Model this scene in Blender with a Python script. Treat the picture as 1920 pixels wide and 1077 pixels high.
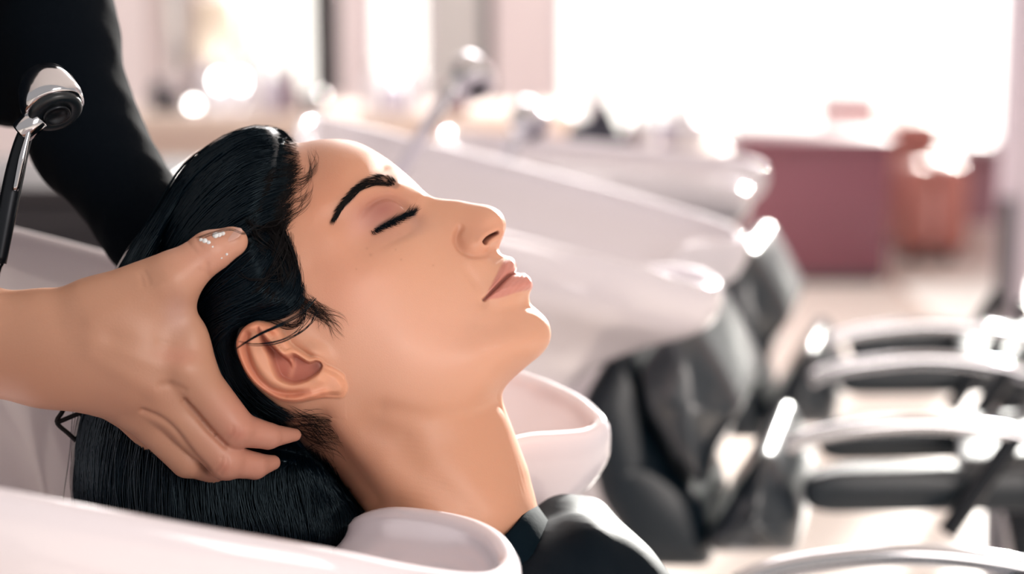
import bpy, math, random
import numpy as np
from mathutils import Vector, Matrix
rng = np.random.default_rng(7); random.seed(7)
for o in list(bpy.data.objects): bpy.data.objects.remove(o)
S = bpy.context.scene; COL = S.collection
# ---------------------------------------------------------------- camera
FPX, CX, CY, HOR = 3700.0, 960.0, 538.5, -100.0
PITCH = math.atan((CY-HOR)/FPX); CAMH = 1.2
cp, sp = math.cos(PITCH), math.sin(PITCH)
RR = np.array([1., 0, 0]); FF = np.array([0, cp, -sp]); UU = np.array([0, sp, cp]); C0 = np.array([0, 0, CAMH])
cam = bpy.data.cameras.new('camera'); co = bpy.data.objects.new('camera', cam); COL.objects.link(co)
co.location = C0; co.rotation_euler = (math.pi/2-PITCH, 0, 0)
cam.sensor_width = 36; cam.lens = FPX/1920*36; cam.clip_start = .05; cam.clip_end = 200
cam.dof.use_dof = True; cam.dof.focus_distance = 1.098; cam.dof.aperture_fstop = 3.6
S.camera = co
# ---------------------------------------------------------------- world, sun, added area lights, exposure
W = bpy.data.worlds.new('world'); S.world = W; W.use_nodes = True
W.node_tree.nodes['Background'].inputs[0].default_value = (1.0, .955, .93, 1)
W.node_tree.nodes['Background'].inputs[1].default_value = .5
def sun(direction, strength, col, ang):
    l = bpy.data.lights.new('sun', 'SUN'); l.energy = strength; l.color = col; l.angle = math.radians(ang)
    o = bpy.data.objects.new('sun', l); COL.objects.link(o)
    o.rotation_euler = Vector(direction).to_track_quat('Z', 'Y').to_euler(); return o
sun((.33, .92, .225), 22.0, (1, .94, .88), 2.0)
def area(loc, target, size, power, col=(1, 1, 1)):
    l = bpy.data.lights.new('added_light', 'AREA'); l.energy = power; l.color = col; l.shape = 'RECTANGLE'; l.size, l.size_y = size
    o = bpy.data.objects.new('added_light', l); COL.objects.link(o); o.location = loc
    o.rotation_euler = (Vector(loc)-Vector(target)).to_track_quat('Z', 'Y').to_euler(); return o
area((1.05, -.35, 1.55), (-.05, 1.15, 1.0), (.8, .8), 20, (1, .90, .84))  # soft key added beside the camera for the face, not a fitting
area((-.6, 6.2, 3.3), (-.6, 6.4, 0), (3.0, 1.6), 60, (1, .97, .96))  # added to lift the back of the room
area((.3, 6.3, 3.3), (-.05, 1.15, 1.0), (1.6, 1.0), 120, (1, .95, .92))  # added behind and above the head for a rim light
S.view_settings.view_transform = 'Standard'; S.view_settings.look = 'None'
S.view_settings.exposure = 0.0; S.view_settings.gamma = 1.0; S.view_settings.use_curve_mapping = False
S.cycles.use_denoising = True; S.cycles.max_bounces = 8; S.cycles.transparent_max_bounces = 24
S.cycles.caustics_reflective = False; S.cycles.caustics_refractive = False; S.cycles.sample_clamp_indirect = 6
# ---------------------------------------------------------------- coordinates
def P(px, py, d):                                # a point seen at a pixel, at a depth along the view axis (metres)
    return C0 + RR*((px-CX)/FPX*d) - UU*((py-CY)/FPX*d) + FF*d
def atz(px, py, h):                              # a point seen at a pixel on the level plane at height h
    v = RR*((px-CX)/FPX) - UU*((py-CY)/FPX) + FF
    return C0 + v*((h-CAMH)/v[2])
U0 = 3200.0
def HW(V):                                       # figure space (x right, y down, z towards the viewer; 1/3200 m) -> world
    V = np.asarray(V, float)
    return C0 + np.outer((V[:, 0]-CX)/U0, RR) - np.outer((V[:, 1]-CY)/U0, UU) + np.outer((FPX-V[:, 2])/U0, FF)
def hp(px, py, z):                               # figure-space point whose image lies at (px, py) with lateral offset z
    k = (FPX-z)/FPX
    return np.array([CX+(px-CX)*k, CY+(py-CY)*k, z])
vp = FF + RR*((1810-CX)/FPX) + UU*((CY-HOR)/FPX); vp[2] = 0; ROW = vp/np.linalg.norm(vp); AXIS = np.array([ROW[1], -ROW[0], 0])
ZUP = np.array([0, 0, 1.])
# ---------------------------------------------------------------- mesh helpers
def mesh_from(name, V, faces_list, smooth=True):
    me = bpy.data.meshes.new(name); V = np.ascontiguousarray(V, dtype=np.float32)
    me.vertices.add(len(V)); me.vertices.foreach_set('co', V.ravel())
    loops = np.concatenate([f.ravel() for f in faces_list]).astype(np.int32)
    tot = np.concatenate([np.full(len(f), f.shape[1], np.int32) for f in faces_list])
    st = np.concatenate([[0], np.cumsum(tot)[:-1]]).astype(np.int32)
    me.loops.add(len(loops)); me.loops.foreach_set('vertex_index', loops)
    me.polygons.add(len(tot)); me.polygons.foreach_set('loop_start', st); me.polygons.foreach_set('loop_total', tot)
    me.polygons.foreach_set('use_smooth', np.full(len(tot), smooth, bool))
    me.update(calc_edges=True); me.validate(); return me
def obj(name, me, m, parent=None, loc=None):
    """link mesh (world coordinates) as one object; its origin becomes loc or its parent's origin"""
    if loc is None: loc = parent['o'] if parent is not None and 'o' in parent else (0, 0, 0)
    base = np.array(parent['o']) if parent is not None and 'o' in parent else np.array(loc, float)
    me.transform(Matrix.Translation(-Vector(base)))
    if m is not None:
        me.materials.clear(); me.materials.append(m)
    o = bpy.data.objects.new(name, me); COL.objects.link(o)
    if parent is not None:
        o.parent = parent
        if 'pp' in parent or 'o' in parent: o['pp'] = 1
        o['o'] = tuple(base)
    else: o.location = base; o['o'] = tuple(base)
    return o
def tag(o, label=None, cat=None, group=None, kind=None):
    if label: o['label'] = label
    if cat: o['category'] = cat
    if group: o['group'] = group
    if kind: o['kind'] = kind
    return o
def thing(name, loc, label, cat, group=None):
    o = bpy.data.objects.new(name, None); COL.objects.link(o); o.location = loc; o.empty_display_size = .05
    o['o'] = tuple(float(a) for a in loc); return tag(o, label, cat, group)
def srgb(r, g, b):
    f = lambda c: ((c/255+.055)/1.055)**2.4 if c > 10.3 else c/255/12.92
    return (f(r), f(g), f(b), 1)
def mat(name, col, rough=.5, metal=0, spec=.5, sss=0, coat=0, bump=None, vcol=False, emit=None, var=None, sheen=0, aniso=0):
    m = bpy.data.materials.new(name); m.use_nodes = True; nt = m.node_tree; b = nt.nodes['Principled BSDF']
    b.inputs['Base Color'].default_value = col; b.inputs['Roughness'].default_value = rough
    b.inputs['Metallic'].default_value = metal; b.inputs['Specular IOR Level'].default_value = spec
    b.inputs['Coat Weight'].default_value = coat; b.inputs['Coat Roughness'].default_value = .08
    b.inputs['Sheen Weight'].default_value = sheen
    if sss:
        b.inputs['Subsurface Weight'].default_value = sss; b.inputs['Subsurface Radius'].default_value = (1, .35, .2)
        b.inputs['Subsurface Scale'].default_value = .006
    src = None
    if vcol:
        a = nt.nodes.new('ShaderNodeAttribute'); a.attribute_name = 'Col'; src = a.outputs['Color']
        nt.links.new(src, b.inputs['Base Color'])
    tc = None
    if var or bump: tc = nt.nodes.new('ShaderNodeTexCoord')
    if var:                                      # (scale, amount)
        n = nt.nodes.new('ShaderNodeTexNoise'); n.inputs['Scale'].default_value = var[0]; n.inputs['Detail'].default_value = 5
        nt.links.new(tc.outputs['Object'], n.inputs['Vector'])
        mr = nt.nodes.new('ShaderNodeMapRange'); mr.inputs[3].default_value = 1-var[1]; mr.inputs[4].default_value = 1+var[1]
        nt.links.new(n.outputs['Fac'], mr.inputs[0])
        mx = nt.nodes.new('ShaderNodeVectorMath'); mx.operation = 'SCALE'
        if src: nt.links.new(src, mx.inputs[0])
        else: mx.inputs[0].default_value = col[:3]
        nt.links.new(mr.outputs[0], mx.inputs['Scale']); nt.links.new(mx.outputs[0], b.inputs['Base Color'])
    if bump:                                     # (scale, strength, distance)
        n = nt.nodes.new('ShaderNodeTexNoise'); n.inputs['Scale'].default_value = bump[0]; n.inputs['Detail'].default_value = 4
        nt.links.new(tc.outputs['Object'], n.inputs['Vector'])
        bp = nt.nodes.new('ShaderNodeBump'); bp.inputs['Strength'].default_value = bump[1]; bp.inputs['Distance'].default_value = bump[2]
        nt.links.new(n.outputs['Fac'], bp.inputs['Height']); nt.links.new(bp.outputs[0], b.inputs['Normal'])
    if emit:
        b.inputs['Emission Color'].default_value = col; b.inputs['Emission Strength'].default_value = emit
    return m
def set_cols(me, C):
    a = me.color_attributes.new('Col', 'FLOAT_COLOR', 'POINT')
    C4 = np.ones((len(C), 4), np.float32); C4[:, :3] = C; a.data.foreach_set('color', C4.ravel())
def box_me(name, lo, hi, bev=0.0, rot=None, seg=2):
    """bevelled box; rot = (xdir, ydir) horizontal axes about its centre"""
    import bmesh
    bm = bmesh.new(); bmesh.ops.create_cube(bm, size=1)
    lo = np.array(lo, float); hi = np.array(hi, float); c = (lo+hi)/2; s = hi-lo
    for v in bm.verts: v.co = Vector(np.array(v.co)*s)
    if bev: bmesh.ops.bevel(bm, geom=bm.edges[:], offset=bev, segments=seg, affect='EDGES', profile=.6)
    me = bpy.data.meshes.new(name); bm.to_mesh(me); bm.free()
    if rot is not None:
        A = np.eye(4); A[:3, 0] = rot[0]; A[:3, 1] = rot[1]; me.transform(Matrix(A.tolist()))
    me.transform(Matrix.Translation(Vector(c)))
    if bev: me.polygons.foreach_set('use_smooth', np.ones(len(me.polygons), bool))
    return me
def catmull(pts, n, closed=False):
    p = np.array(pts, float)
    if closed: q = np.vstack([p[-1], p, p[0], p[1]])
    else: q = np.vstack([2*p[0]-p[1], p, 2*p[-1]-p[-2]])
    m = len(q)-3; out = []
    k = 24; t = np.linspace(0, 1, k, endpoint=False)[:, None]
    for i in range(m):
        a, b, c, d = q[i:i+4]
        out.append(.5*((2*b)+(-a+c)*t+(2*a-5*b+4*c-d)*t**2+(-a+3*b-3*c+d)*t**3))
    out = np.vstack(out + ([] if closed else [q[-2][None]]))
    if closed: out = np.vstack([out, out[0]])
    s = np.concatenate([[0], np.cumsum(np.linalg.norm(np.diff(out, axis=0), axis=1))])
    u = np.linspace(0, s[-1], n, endpoint=not closed)
    return np.stack([np.interp(u, s, out[:, j]) for j in range(out.shape[1])], 1)
def tubes(PT, rad, k=3):
    """PT (S,N,3) world, rad (S,N): capless tubes"""
    Sn, N, _ = PT.shape
    T = np.gradient(PT, axis=1); T /= np.linalg.norm(T, axis=2, keepdims=True)+1e-12
    ref = np.broadcast_to(np.array([.13, .97, .2])/np.linalg.norm([.13, .97, .2]), T.shape)
    A = np.cross(T, ref); A /= np.linalg.norm(A, axis=2, keepdims=True)+1e-12; B = np.cross(T, A)
    V = np.empty((Sn, N, k, 3))
    for j in range(k):
        an = 2*math.pi*j/k+.5; V[:, :, j] = PT+(A*math.cos(an)+B*math.sin(an))*rad[..., None]
    idx = np.arange(Sn*N*k).reshape(Sn, N, k); nx = np.roll(idx, -1, axis=2)
    F = np.stack([idx[:, :-1], nx[:, :-1], nx[:, 1:], idx[:, 1:]], -1).reshape(-1, 4)
    return V.reshape(-1, 3), F
def tube_me(name, pts, r, n=40, k=12, closed=False, taper=None):
    c = catmull(pts, n, closed)
    if closed: c = np.vstack([c, c[0]])
    rr = np.full(len(c), r) if taper is None else np.interp(np.linspace(0, 1, len(c)), np.linspace(0, 1, len(taper)), taper)
    V, F = tubes(c[None], rr[None], k)
    fl = [F]
    if not closed: fl += [np.arange(k)[None, ::-1], (np.arange(k)+(len(c)-1)*k)[None]]
    return mesh_from(name, V, fl)
def lathe_me(name, prof, origin, axis, n=40):
    """profile [(r, h)] spun about axis at origin"""
    ax = np.array(axis, float); ax /= np.linalg.norm(ax)
    t = np.array([0, 0, 1.]) if abs(ax[2]) < .9 else np.array([1., 0, 0])
    a = np.cross(ax, t); a /= np.linalg.norm(a); b = np.cross(ax, a)
    th = np.linspace(0, 2*math.pi, n, endpoint=False); pr = np.array(prof, float)
    V = np.array(origin)+pr[:, None, 1:2]*ax+pr[:, None, 0:1]*(np.cos(th)[None, :, None]*a+np.sin(th)[None, :, None]*b)
    idx = np.arange(len(pr)*n).reshape(len(pr), n); nx = np.roll(idx, -1, 1)
    F = np.stack([idx[:-1], nx[:-1], nx[1:], idx[1:]], -1).reshape(-1, 4)
    return mesh_from(name, V.reshape(-1, 3), [F, idx[0][None, ::-1], idx[-1][None]])
def join_me(name, mes):
    V = []; fl = {}; off = 0
    for me in mes:
        v = np.empty(len(me.vertices)*3, np.float32); me.vertices.foreach_get('co', v); V.append(v.reshape(-1, 3))
        for p in me.polygons: fl.setdefault(len(p.vertices), []).append([i+off for i in p.vertices])
        off += len(me.vertices)
    return mesh_from(name, np.vstack(V), [np.array(f) for f in fl.values()])
# scalar fields
def sm(a, b, x): t = np.clip((x-a)/(b-a), 0, 1); return t*t*(3-2*t)
def pdist(x, y, pts, closed=False, arg=False):
    p = np.array(pts, float)
    if closed: p = np.vstack([p, p[0]])
    best = np.full(x.shape, 1e9); par = np.zeros(x.shape)
    L = np.concatenate([[0], np.cumsum(np.hypot(*np.diff(p[:, :2], axis=0).T))])
    for i in range(len(p)-1):
        a, b = p[i, :2], p[i+1, :2]; d = b-a; l2 = d@d+1e-9
        t = np.clip(((x-a[0])*d[0]+(y-a[1])*d[1])/l2, 0, 1)
        q = np.hypot(x-a[0]-t*d[0], y-a[1]-t*d[1]); m = q < best
        best = np.where(m, q, best); par = np.where(m, L[i]+t*(L[i+1]-L[i]), par)
    return (best, par/L[-1]) if arg else best
def inside(x, y, pts):
    p = np.array(pts, float); r = np.zeros(x.shape, bool); j = len(p)-1
    for i in range(len(p)):
        xi, yi = p[i, :2]; xj, yj = p[j, :2]
        c = ((yi > y) != (yj > y)) & (x < (xj-xi)*(y-yi)/(yj-yi+1e-12)+xi); r ^= c; j = i
    return r
def sdist(x, y, pts): d = pdist(x, y, pts, True); return np.where(inside(x, y, pts), d, -d)
def gauss(x, y, cx, cy, sx, sy=None, ang=0):
    sy = sy or sx; a = math.radians(ang); dx, dy = x-cx, y-cy
    u = dx*math.cos(a)+dy*math.sin(a); v = -dx*math.sin(a)+dy*math.cos(a)
    return np.exp(-.5*((u/sx)**2+(v/sy)**2))
class TPS:
    def __init__(s, pts, val, lam=0.0):
        p = np.array(pts, float)/100; n = len(p); d = np.hypot(p[:, None, 0]-p[None, :, 0], p[:, None, 1]-p[None, :, 1])
        K = np.where(d > 0, d*d*np.log(d+1e-12), 0)+lam*np.eye(n); Q = np.hstack([np.ones((n, 1)), p])
        A = np.block([[K, Q], [Q.T, np.zeros((3, 3))]]); s.w = np.linalg.solve(A, np.concatenate([val, [0, 0, 0]])); s.p = p
    def __call__(s, x, y):
        sh = np.shape(x); x = np.ravel(x)/100; y = np.ravel(y)/100; out = s.w[-3]+s.w[-2]*x+s.w[-1]*y
        for k in range(0, len(x), 20000):
            X, Y = x[k:k+20000], y[k:k+20000]
            d2 = (X[:, None]-s.p[None, :, 0])**2+(Y[:, None]-s.p[None, :, 1])**2
            out[k:k+20000] += (.5*d2*np.log(d2+1e-12))@s.w[:-3]
        return out.reshape(sh)
def surface_nets(F, org, h):
    """isosurface F=0 (inside negative) on a grid -> vertices, quads"""
    nx, ny, nz = F.shape; neg = F < 0
    c = np.zeros((nx-1, ny-1, nz-1), int)
    for a in (0, 1):
        for b in (0, 1):
            for d in (0, 1): c += neg[a:nx-1+a, b:ny-1+b, d:nz-1+d]
    act = (c > 0) & (c < 8); I = np.argwhere(act); vid = np.full(act.shape, -1); vid[act] = np.arange(len(I))
    acc = np.zeros((len(I), 3)); cnt = np.zeros(len(I))
    cor = [(a, b, d) for a in (0, 1) for b in (0, 1) for d in (0, 1)]
    val = {q: F[I[:, 0]+q[0], I[:, 1]+q[1], I[:, 2]+q[2]] for q in cor}
    for i, q in enumerate(cor):
        for r in cor[i+1:]:
            if sum(abs(q[k]-r[k]) for k in range(3)) != 1: continue
            f0, f1 = val[q], val[r]; m = (f0 < 0) != (f1 < 0); t = np.where(m, f0/(f0-f1+1e-20), 0)
            acc += np.where(m[:, None], np.array(q)+t[:, None]*(np.array(r)-np.array(q)), 0); cnt += m
    V = org+(I+acc/cnt[:, None])*h; quads = []
    for ax in range(3):
        sl0 = [slice(None)]*3; sl1 = [slice(None)]*3; sl0[ax] = slice(0, -1); sl1[ax] = slice(1, None)
        a, b = neg[tuple(sl0)], neg[tuple(sl1)]; E = np.argwhere(a != b); o1, o2 = [k for k in range(3) if k != ax]
        ok = (E[:, o1] > 0) & (E[:, o2] > 0) & (E[:, o1] < F.shape[o1]-1) & (E[:, o2] < F.shape[o2]-1); E = E[ok]
        flip = a[tuple(E.T)]
        def cell(d1, d2):
            q = E.copy(); q[:, o1] -= d1; q[:, o2] -= d2; return vid[tuple(q.T)]
        Q = np.stack([cell(1, 1), cell(0, 1), cell(0, 0), cell(1, 0)], 1)
        if ax == 1: flip = ~flip
        Q[~flip] = Q[~flip][:, ::-1]; quads.append(Q)
    return V, np.vstack(quads)
def smin(a, b, k):
    h = np.clip(.5+.5*(b-a)/k, 0, 1); return b*(1-h)+a*h-k*h*(1-h)
def rcone(X, Y, Z, a, b, ra, rb, zs=1.0):
    a = np.array(a, float)*[1, 1, zs]; b = np.array(b, float)*[1, 1, zs]; d = b-a; Zs = Z*zs
    t = np.clip(((X-a[0])*d[0]+(Y-a[1])*d[1]+(Zs-a[2])*d[2])/(d@d+1e-9), 0, 1)
    return np.sqrt((X-a[0]-t*d[0])**2+(Y-a[1]-t*d[1])**2+(Zs-a[2]-t*d[2])**2)-(ra+t*(rb-ra))
def sdf_mesh(caps, lo, hi, h, blend=18, post=None):
    """caps: (a, b, ra, rb, zscale, blend) in figure space"""
    xs = np.arange(lo[0], hi[0], h); ys = np.arange(lo[1], hi[1], h); zs = np.arange(lo[2], hi[2], h)
    X, Y, Z = np.meshgrid(xs, ys, zs, indexing='ij'); F = None
    for c in caps:
        a, b, ra, rb = c[:4]; zsc = c[4] if len(c) > 4 else 1.; k = c[5] if len(c) > 5 else blend
        d = rcone(X, Y, Z, a, b, ra, rb, zsc); F = d if F is None else smin(F, d, k)
    if post is not None: F = post(X, Y, Z, F)
    return surface_nets(F, np.array(lo, float), h)
def vnormals(V, Q):
    e = np.cross(V[Q[:, 2]]-V[Q[:, 0]], V[Q[:, 3]]-V[Q[:, 1]]); N = np.zeros_like(V)
    for j in range(4): np.add.at(N, Q[:, j], e)
    return N/(np.linalg.norm(N, axis=1, keepdims=True)+1e-12)
def relax(V, Q, it=2):
    for _ in range(it):
        A = np.zeros_like(V); c = np.zeros(len(V))
        for j in range(4):
            np.add.at(A, Q[:, j], V[Q[:, (j+1) % 4]]); np.add.at(c, Q[:, j], 1)
            np.add.at(A, Q[:, j], V[Q[:, (j-1) % 4]]); np.add.at(c, Q[:, j], 1)
        V = V*.4+.6*A/c[:, None]
    return V
# ================================================================ the client: head and neck
CON = [(560,268),(586,264),(612,261),(638,261),(664,265),(685,273),(706,285),(727,299),(747.5,315),(768,333),(784,348.5),(799.6,363),
 (815,370.6),(836,373.8),(859.5,375.8),(885.5,381),(909,384),(924.6,389),(937.6,398),(945.4,409.7),(948.5,422.7),(945.4,438),(940,452),
 (936,464),(936,472),(942,478.5),(955,481.5),(964,488),(968,498),(968,507),(966.5,511.5),(975,513),(986,515.5),(994,523),(998.5,534),
 (997.5,541),(993.5,550),(992.3,560),(996,572),(1005,580),(1019,593),(1029,607),(1033,626),(1030,643),(1022,657),(1008,671),(994,682),
 (980,694),(955,717),(943,735),(942,748),(948,769),(957,792),(968.5,822),(980,853),(990,880),(996,905),(1004,935),(1012,975),(1010,1030),(960,1080),
 (880,1095),(800,1080),(740,1040),(700,980),(672,942),(629,890),(590,866),(520,852),(450,830),(395,800),(345,765),(312,705),(292,630),(290,540),
 (305,460),(335,385),(375,325),(425,286),(475,262),(520,258)]
CONd = catmull(CON, 1600, True)
CEN = np.array([700., 580.])
_a = np.arctan2(-(CONd[:, 1]-CEN[1]), CONd[:, 0]-CEN[0]); _r = np.hypot(CONd[:, 0]-CEN[0], CONd[:, 1]-CEN[1])
_o = np.argsort(_a); _a, _r = _a[_o], _r[_o]
def Rof(phi): return np.interp(phi, _a, _r, period=2*math.pi)
WP = [ # image px, image py, half width
 (620,290,100),(680,300,88),(640,330,148),(580,310,120),(722,322,62),(745,345,92),(700,340,112),(665,375,158),(600,380,186),(560,440,208),
 (620,440,196),(655,470,192),(628,415,182),(585,500,214),
 (700,400,140),(740,380,104),(765,372,66),(795,375,26),(740,410,116),(705,432,150),(775,405,72),(690,450,164),
 (815,385,27),(850,392,30),(890,400,33),(920,405,28),(820,410,52),(860,420,48),(835,440,76),(860,460,74),(885,455,62),(905,440,50),(930,430,26),
 (900,475,66),(920,470,40),(925,490,54),(945,495,38),
 (740,450,148),(780,440,118),(800,470,126),(760,490,164),(700,500,196),(640,560,222),(650,510,212),(720,560,198),(780,550,166),(830,520,126),
 (870,500,96),(900,520,82),(870,560,112),(911,560,90),(935,540,72),(955,520,50),(950,560,74),(975,535,46),(970,560,58),
 (820,600,154),(880,610,122),(940,600,88),(980,590,54),(1000,610,50),(1010,640,50),(980,640,90),(940,650,118),(890,670,146),(960,680,84),
 (760,640,196),(690,620,212),(640,640,222),(600,620,226),(700,690,208),(780,700,188),(850,720,156),(905,725,114),
 (660,740,204),(720,750,192),(760,770,178),(820,765,158),(870,765,126),(915,765,72),
 (640,790,186),(690,810,172),(760,820,164),(840,820,144),(900,820,108),(945,820,58),(660,860,140),(720,870,168),(800,880,172),(880,890,150),(950,890,92),
 (700,920,130),(780,940,168),(880,960,168),(960,960,118),(850,1030,150),
 (600,800,168),(560,820,110),(560,760,206),(560,690,226),(500,640,236),(520,560,236),(450,520,234),(400,600,226),(360,660,180),(400,740,158),(480,790,130),
 (480,700,218),(430,430,196),(370,480,180),(500,400,196),(480,320,120),(540,330,142),(400,350,110),(340,560,158)]
_cp = []; _cv = []
for px, py, w in WP:
    q = hp(px, py, w); _cp.append((q[0], q[1])); _cv.append(w*w)
for q in catmull(CON, 150, True): _cp.append(tuple(q)); _cv.append(0.0)
gT = TPS(_cp, np.array(_cv), 1e-4)
def bodyw(x, y):
    """half width of the bare head/neck at figure-space (x, y); 0 outside"""
    dx, dy = x-CEN[0], y-CEN[1]; rho = np.hypot(dx, dy); R = Rof(np.arctan2(-dy, dx)); dl = np.clip(R-rho, 0, None)
    g = gT(x, y); lo = 14*dl; g = np.where(dl > 0, np.maximum(g, lo), 0); return np.sqrt(g)
# feature lines, image pixels
LASH = [(700,436),(716,424),(742,411.5),(763,404),(777,399)]
LIDC = [(668,424),(674,405),(690,388),(708,376),(727,371),(746,378),(764,393)]
MOUTH = [(910,561),(919,551),(932,538),(944,526),(955,516.5),(966,512),(972,511)]
UPLIP = [(910,561),(916,546),(925,528),(933,512),(940,498),(947,489),(958,484),(969,488),(973,500),(966,512),(955,516.5),(944,526),(932,538),(919,551)]
LOLIP = [(910,561),(919,551),(932,538),(944,526),(955,516.5),(966,512),(985,510),(1003,528),(1000,541),(985,545),(968,549),(950,555),(930,560)]
EAR = [(495.6,604.5),(477,602.5),(457,613),(444.5,633),(442.5,651.5),(448.6,674),(461,700.5),(479,723),(502,741),(526,753.6),(555,757),
 (583,752),(604,748.5),(636.5,748.5),(649,739),(653,727),(649,713),(638.5,700.5),(624,692),(608,684),(600,674),(589.5,670),(576,668),(560,658),(545,648),(532,630),(518,613)]
CONCHA = [(486,610),(497,626),(507,640),(523,656),(536,664),(550,662),(565,671),(579,680),(590,676.5),(600,680),(603,690),(595,702),(582,711),(571,717),(547,721),(522,711),(510,688),(504,668),(492,645),(487,628)]
CRUS = [(494,621),(502,629),(516,641),(534,662),(546,680),(546,694),(543,706)]
SCAPHA = [(466,628),(461,645),(466,668),(474,690),(489,713),(512,731),(542,739),(579,735)]
ANTI = [(478,618),(471,640),(478,664),(491,690),(509,712),(534,727),(560,729),(583,722),(598,711)]
HELIX = [(517,616),(498,613),(480,612),(464,621),(454,636),(452,652),(458,674),(470,697),(486,718),(508,734),(530,745),(555,748),(583,743),(606,739)]
EARD = catmull(EAR, 90, True); CONCHAD = catmull(CONCHA, 70, True)
def bodydetail(px, py, near):
    """normal displacement, lateral displacement, colour (image-pixel fields)"""
    n = np.zeros_like(px); z = np.zeros_like(px)
    base = np.array([.575, .302, .197])
    C = np.ones(px.shape+(3,))*base
    def mixc(col, w): C[:] = C*(1-w[..., None])+np.array(col)*w[..., None]
    # skin tone with shading painted in: forehead darker, cheek lighter
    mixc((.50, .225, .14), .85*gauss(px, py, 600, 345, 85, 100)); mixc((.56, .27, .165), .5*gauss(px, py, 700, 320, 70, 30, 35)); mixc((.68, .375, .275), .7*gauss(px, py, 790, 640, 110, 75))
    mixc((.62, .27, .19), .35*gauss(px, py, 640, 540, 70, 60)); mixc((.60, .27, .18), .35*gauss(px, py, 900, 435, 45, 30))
    # eye
    dl = pdist(px, py, catmull(LIDC, 30)); da, ta = pdist(px, py, catmull(LASH, 30), arg=True)
    n += 9*gauss(px, py, 734, 398, 27, 15, -22); n += 4*gauss(px, py, 745, 424, 26, 8, -20)
    n -= 6.5*np.exp(-.5*(dl/4.2)**2)*sm(664, 700, px)
    n -= 3.5*np.exp(-.5*(da/2.6)**2)
    n -= 5*gauss(px, py, 783, 408, 10, 12); n -= 2.5*gauss(px, py, 748, 446, 30, 6, -25)
    n += 4*gauss(px, py, 690, 352, 45, 12, -25)
    mixc((.33, .12, .10), .88*gauss(px, py, 716, 394, 31, 21, -20)); mixc((.32, .12, .10), .55*gauss(px, py, 688, 412, 18, 18))
    mixc((.62, .33, .26), .5*gauss(px, py, 672, 425, 14, 22, 30)); mixc((.40, .19, .14), .45*gauss(px, py, 740, 440, 34, 9, -20))
    mixc((.42, .19, .14), .5*gauss(px, py, 778, 412, 12, 12))  # inner eye corner: socket shade put into the colour
    mixc((.02, .022, .03), .9*np.exp(-.5*(da/3.6)**2)*sm(0, .12, ta))
    # brow underpaint
    BR = [(741,346,9),(727,341,12),(704,340,12),(674,351,9),(655,373,7),(638,391,5),(628,410,1)]
    db, tb = pdist(px, py, catmull([b[:2] for b in BR], 40), arg=True)
    hw = np.interp(tb, np.linspace(0, 1, 7), [b[2] for b in BR]); mixc((.16, .09, .07), .6*(1-sm(hw*.6, hw+2, db)))
    # nose
    n += 12*gauss(px, py, 889, 455, 17, 15, -20); n += 4*gauss(px, py, 925, 415, 20, 14, 40)
    AL = catmull([(872,420),(861,432),(857,446),(860,460),(870,471),(886,478),(906,478),(920,473)], 50); dA, tA = pdist(px, py, AL, arg=True)
    n -= (8*sm(0, .15, tA)*(1-.5*sm(.6, 1, tA)))*np.exp(-.5*(dA/5.0)**2)
    dN, tN = pdist(px, py, catmull([(904,457),(909,450),(919,443),(930,437)], 20), arg=True)
    n -= 19*np.exp(-.5*(dN/np.interp(tN, [0, .4, 1], [3.3, 3.2, 1.9]))**4); n += 3.5*np.exp(-.5*((dN-9)/4)**2)
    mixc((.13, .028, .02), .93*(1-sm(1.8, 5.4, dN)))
    mixc((.50, .22, .14), .35*np.exp(-.5*(dA/6)**2)*sm(0, .3, tA)); n -= 5*gauss(px, py, 930, 482, 9, 9)  # shade round the nostril wing painted along its groove
    # mouth
    su = sdist(px, py, catmull(UPLIP, 60, True)); sl = sdist(px, py, catmull(LOLIP, 60, True)); dm = pdist(px, py, catmull(MOUTH, 40))
    n += 5.5*sm(-3, 9, su)+8*sm(-3, 13, sl); n -= 7.5*np.exp(-.5*(dm/2.3)**2)
    m = np.maximum(sm(-2.5, 2.5, su), sm(-2.5, 2.5, sl)); mixc((.50, .20, .165), .9*m)
    wr = np.sin((px*.85+py*.55)*.75+2*np.sin(py*.13)); n += .28*wr*m
    mixc((.16, .035, .03), .75*np.exp(-.5*(dm/2.0)**2)*inside(px, py, [(905,570),(905,505),(970,490),(985,516),(960,560)]))
    n -= 4*gauss(px, py, 905, 566, 8, 8); n -= 6*gauss(px, py, 962, 574, 26, 10, -10); n += 2.5*gauss(px, py, 905, 592, 24, 16)
    n -= 3*gauss(px, py, 885, 520, 26, 7, 55)
    # neck: sternomastoid, throat hollow, creases
    n += 9*np.exp(-.5*(pdist(px, py, [(640,800),(720,880),(830,980)])/26)**2); n -= 7*np.exp(-.5*(pdist(px, py, [(700,800),(790,890),(880,960)])/24)**2)
    n -= 8*np.exp(-.5*(pdist(px, py, [(600,790),(650,868),(700,940)])/15)**2)
    n -= 4.5*np.exp(-.5*(pdist(px, py, [(942,752),(885,776),(805,784),(720,768)])/13)**2)
    nk = sm(760, 860, py)*(px > 640); n += nk*.11*np.sin(py*.62-px*.10+3*np.sin(px*.023+py*.01)+2*np.sin(py*.05))*(.5+.5*np.sin(px*.07+py*.05+2*np.sin(px*.02)))
    mixc((.50, .245, .15), .55*sm(700, 830, py)*sm(560, 640, px)); mixc((.40, .185, .12), .5*gauss(px, py, 640, 860, 60, 70))  # shading painted in: neck darker downwards, darkest at the nape
    # ear: built along the side of the head
    se = sdist(px, py, EARD); ins = sm(-1.5, 2.5, se)
    plate = np.interp(px, [440, 500, 560, 620, 655], [50, 44, 34, 22, 15])
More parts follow.
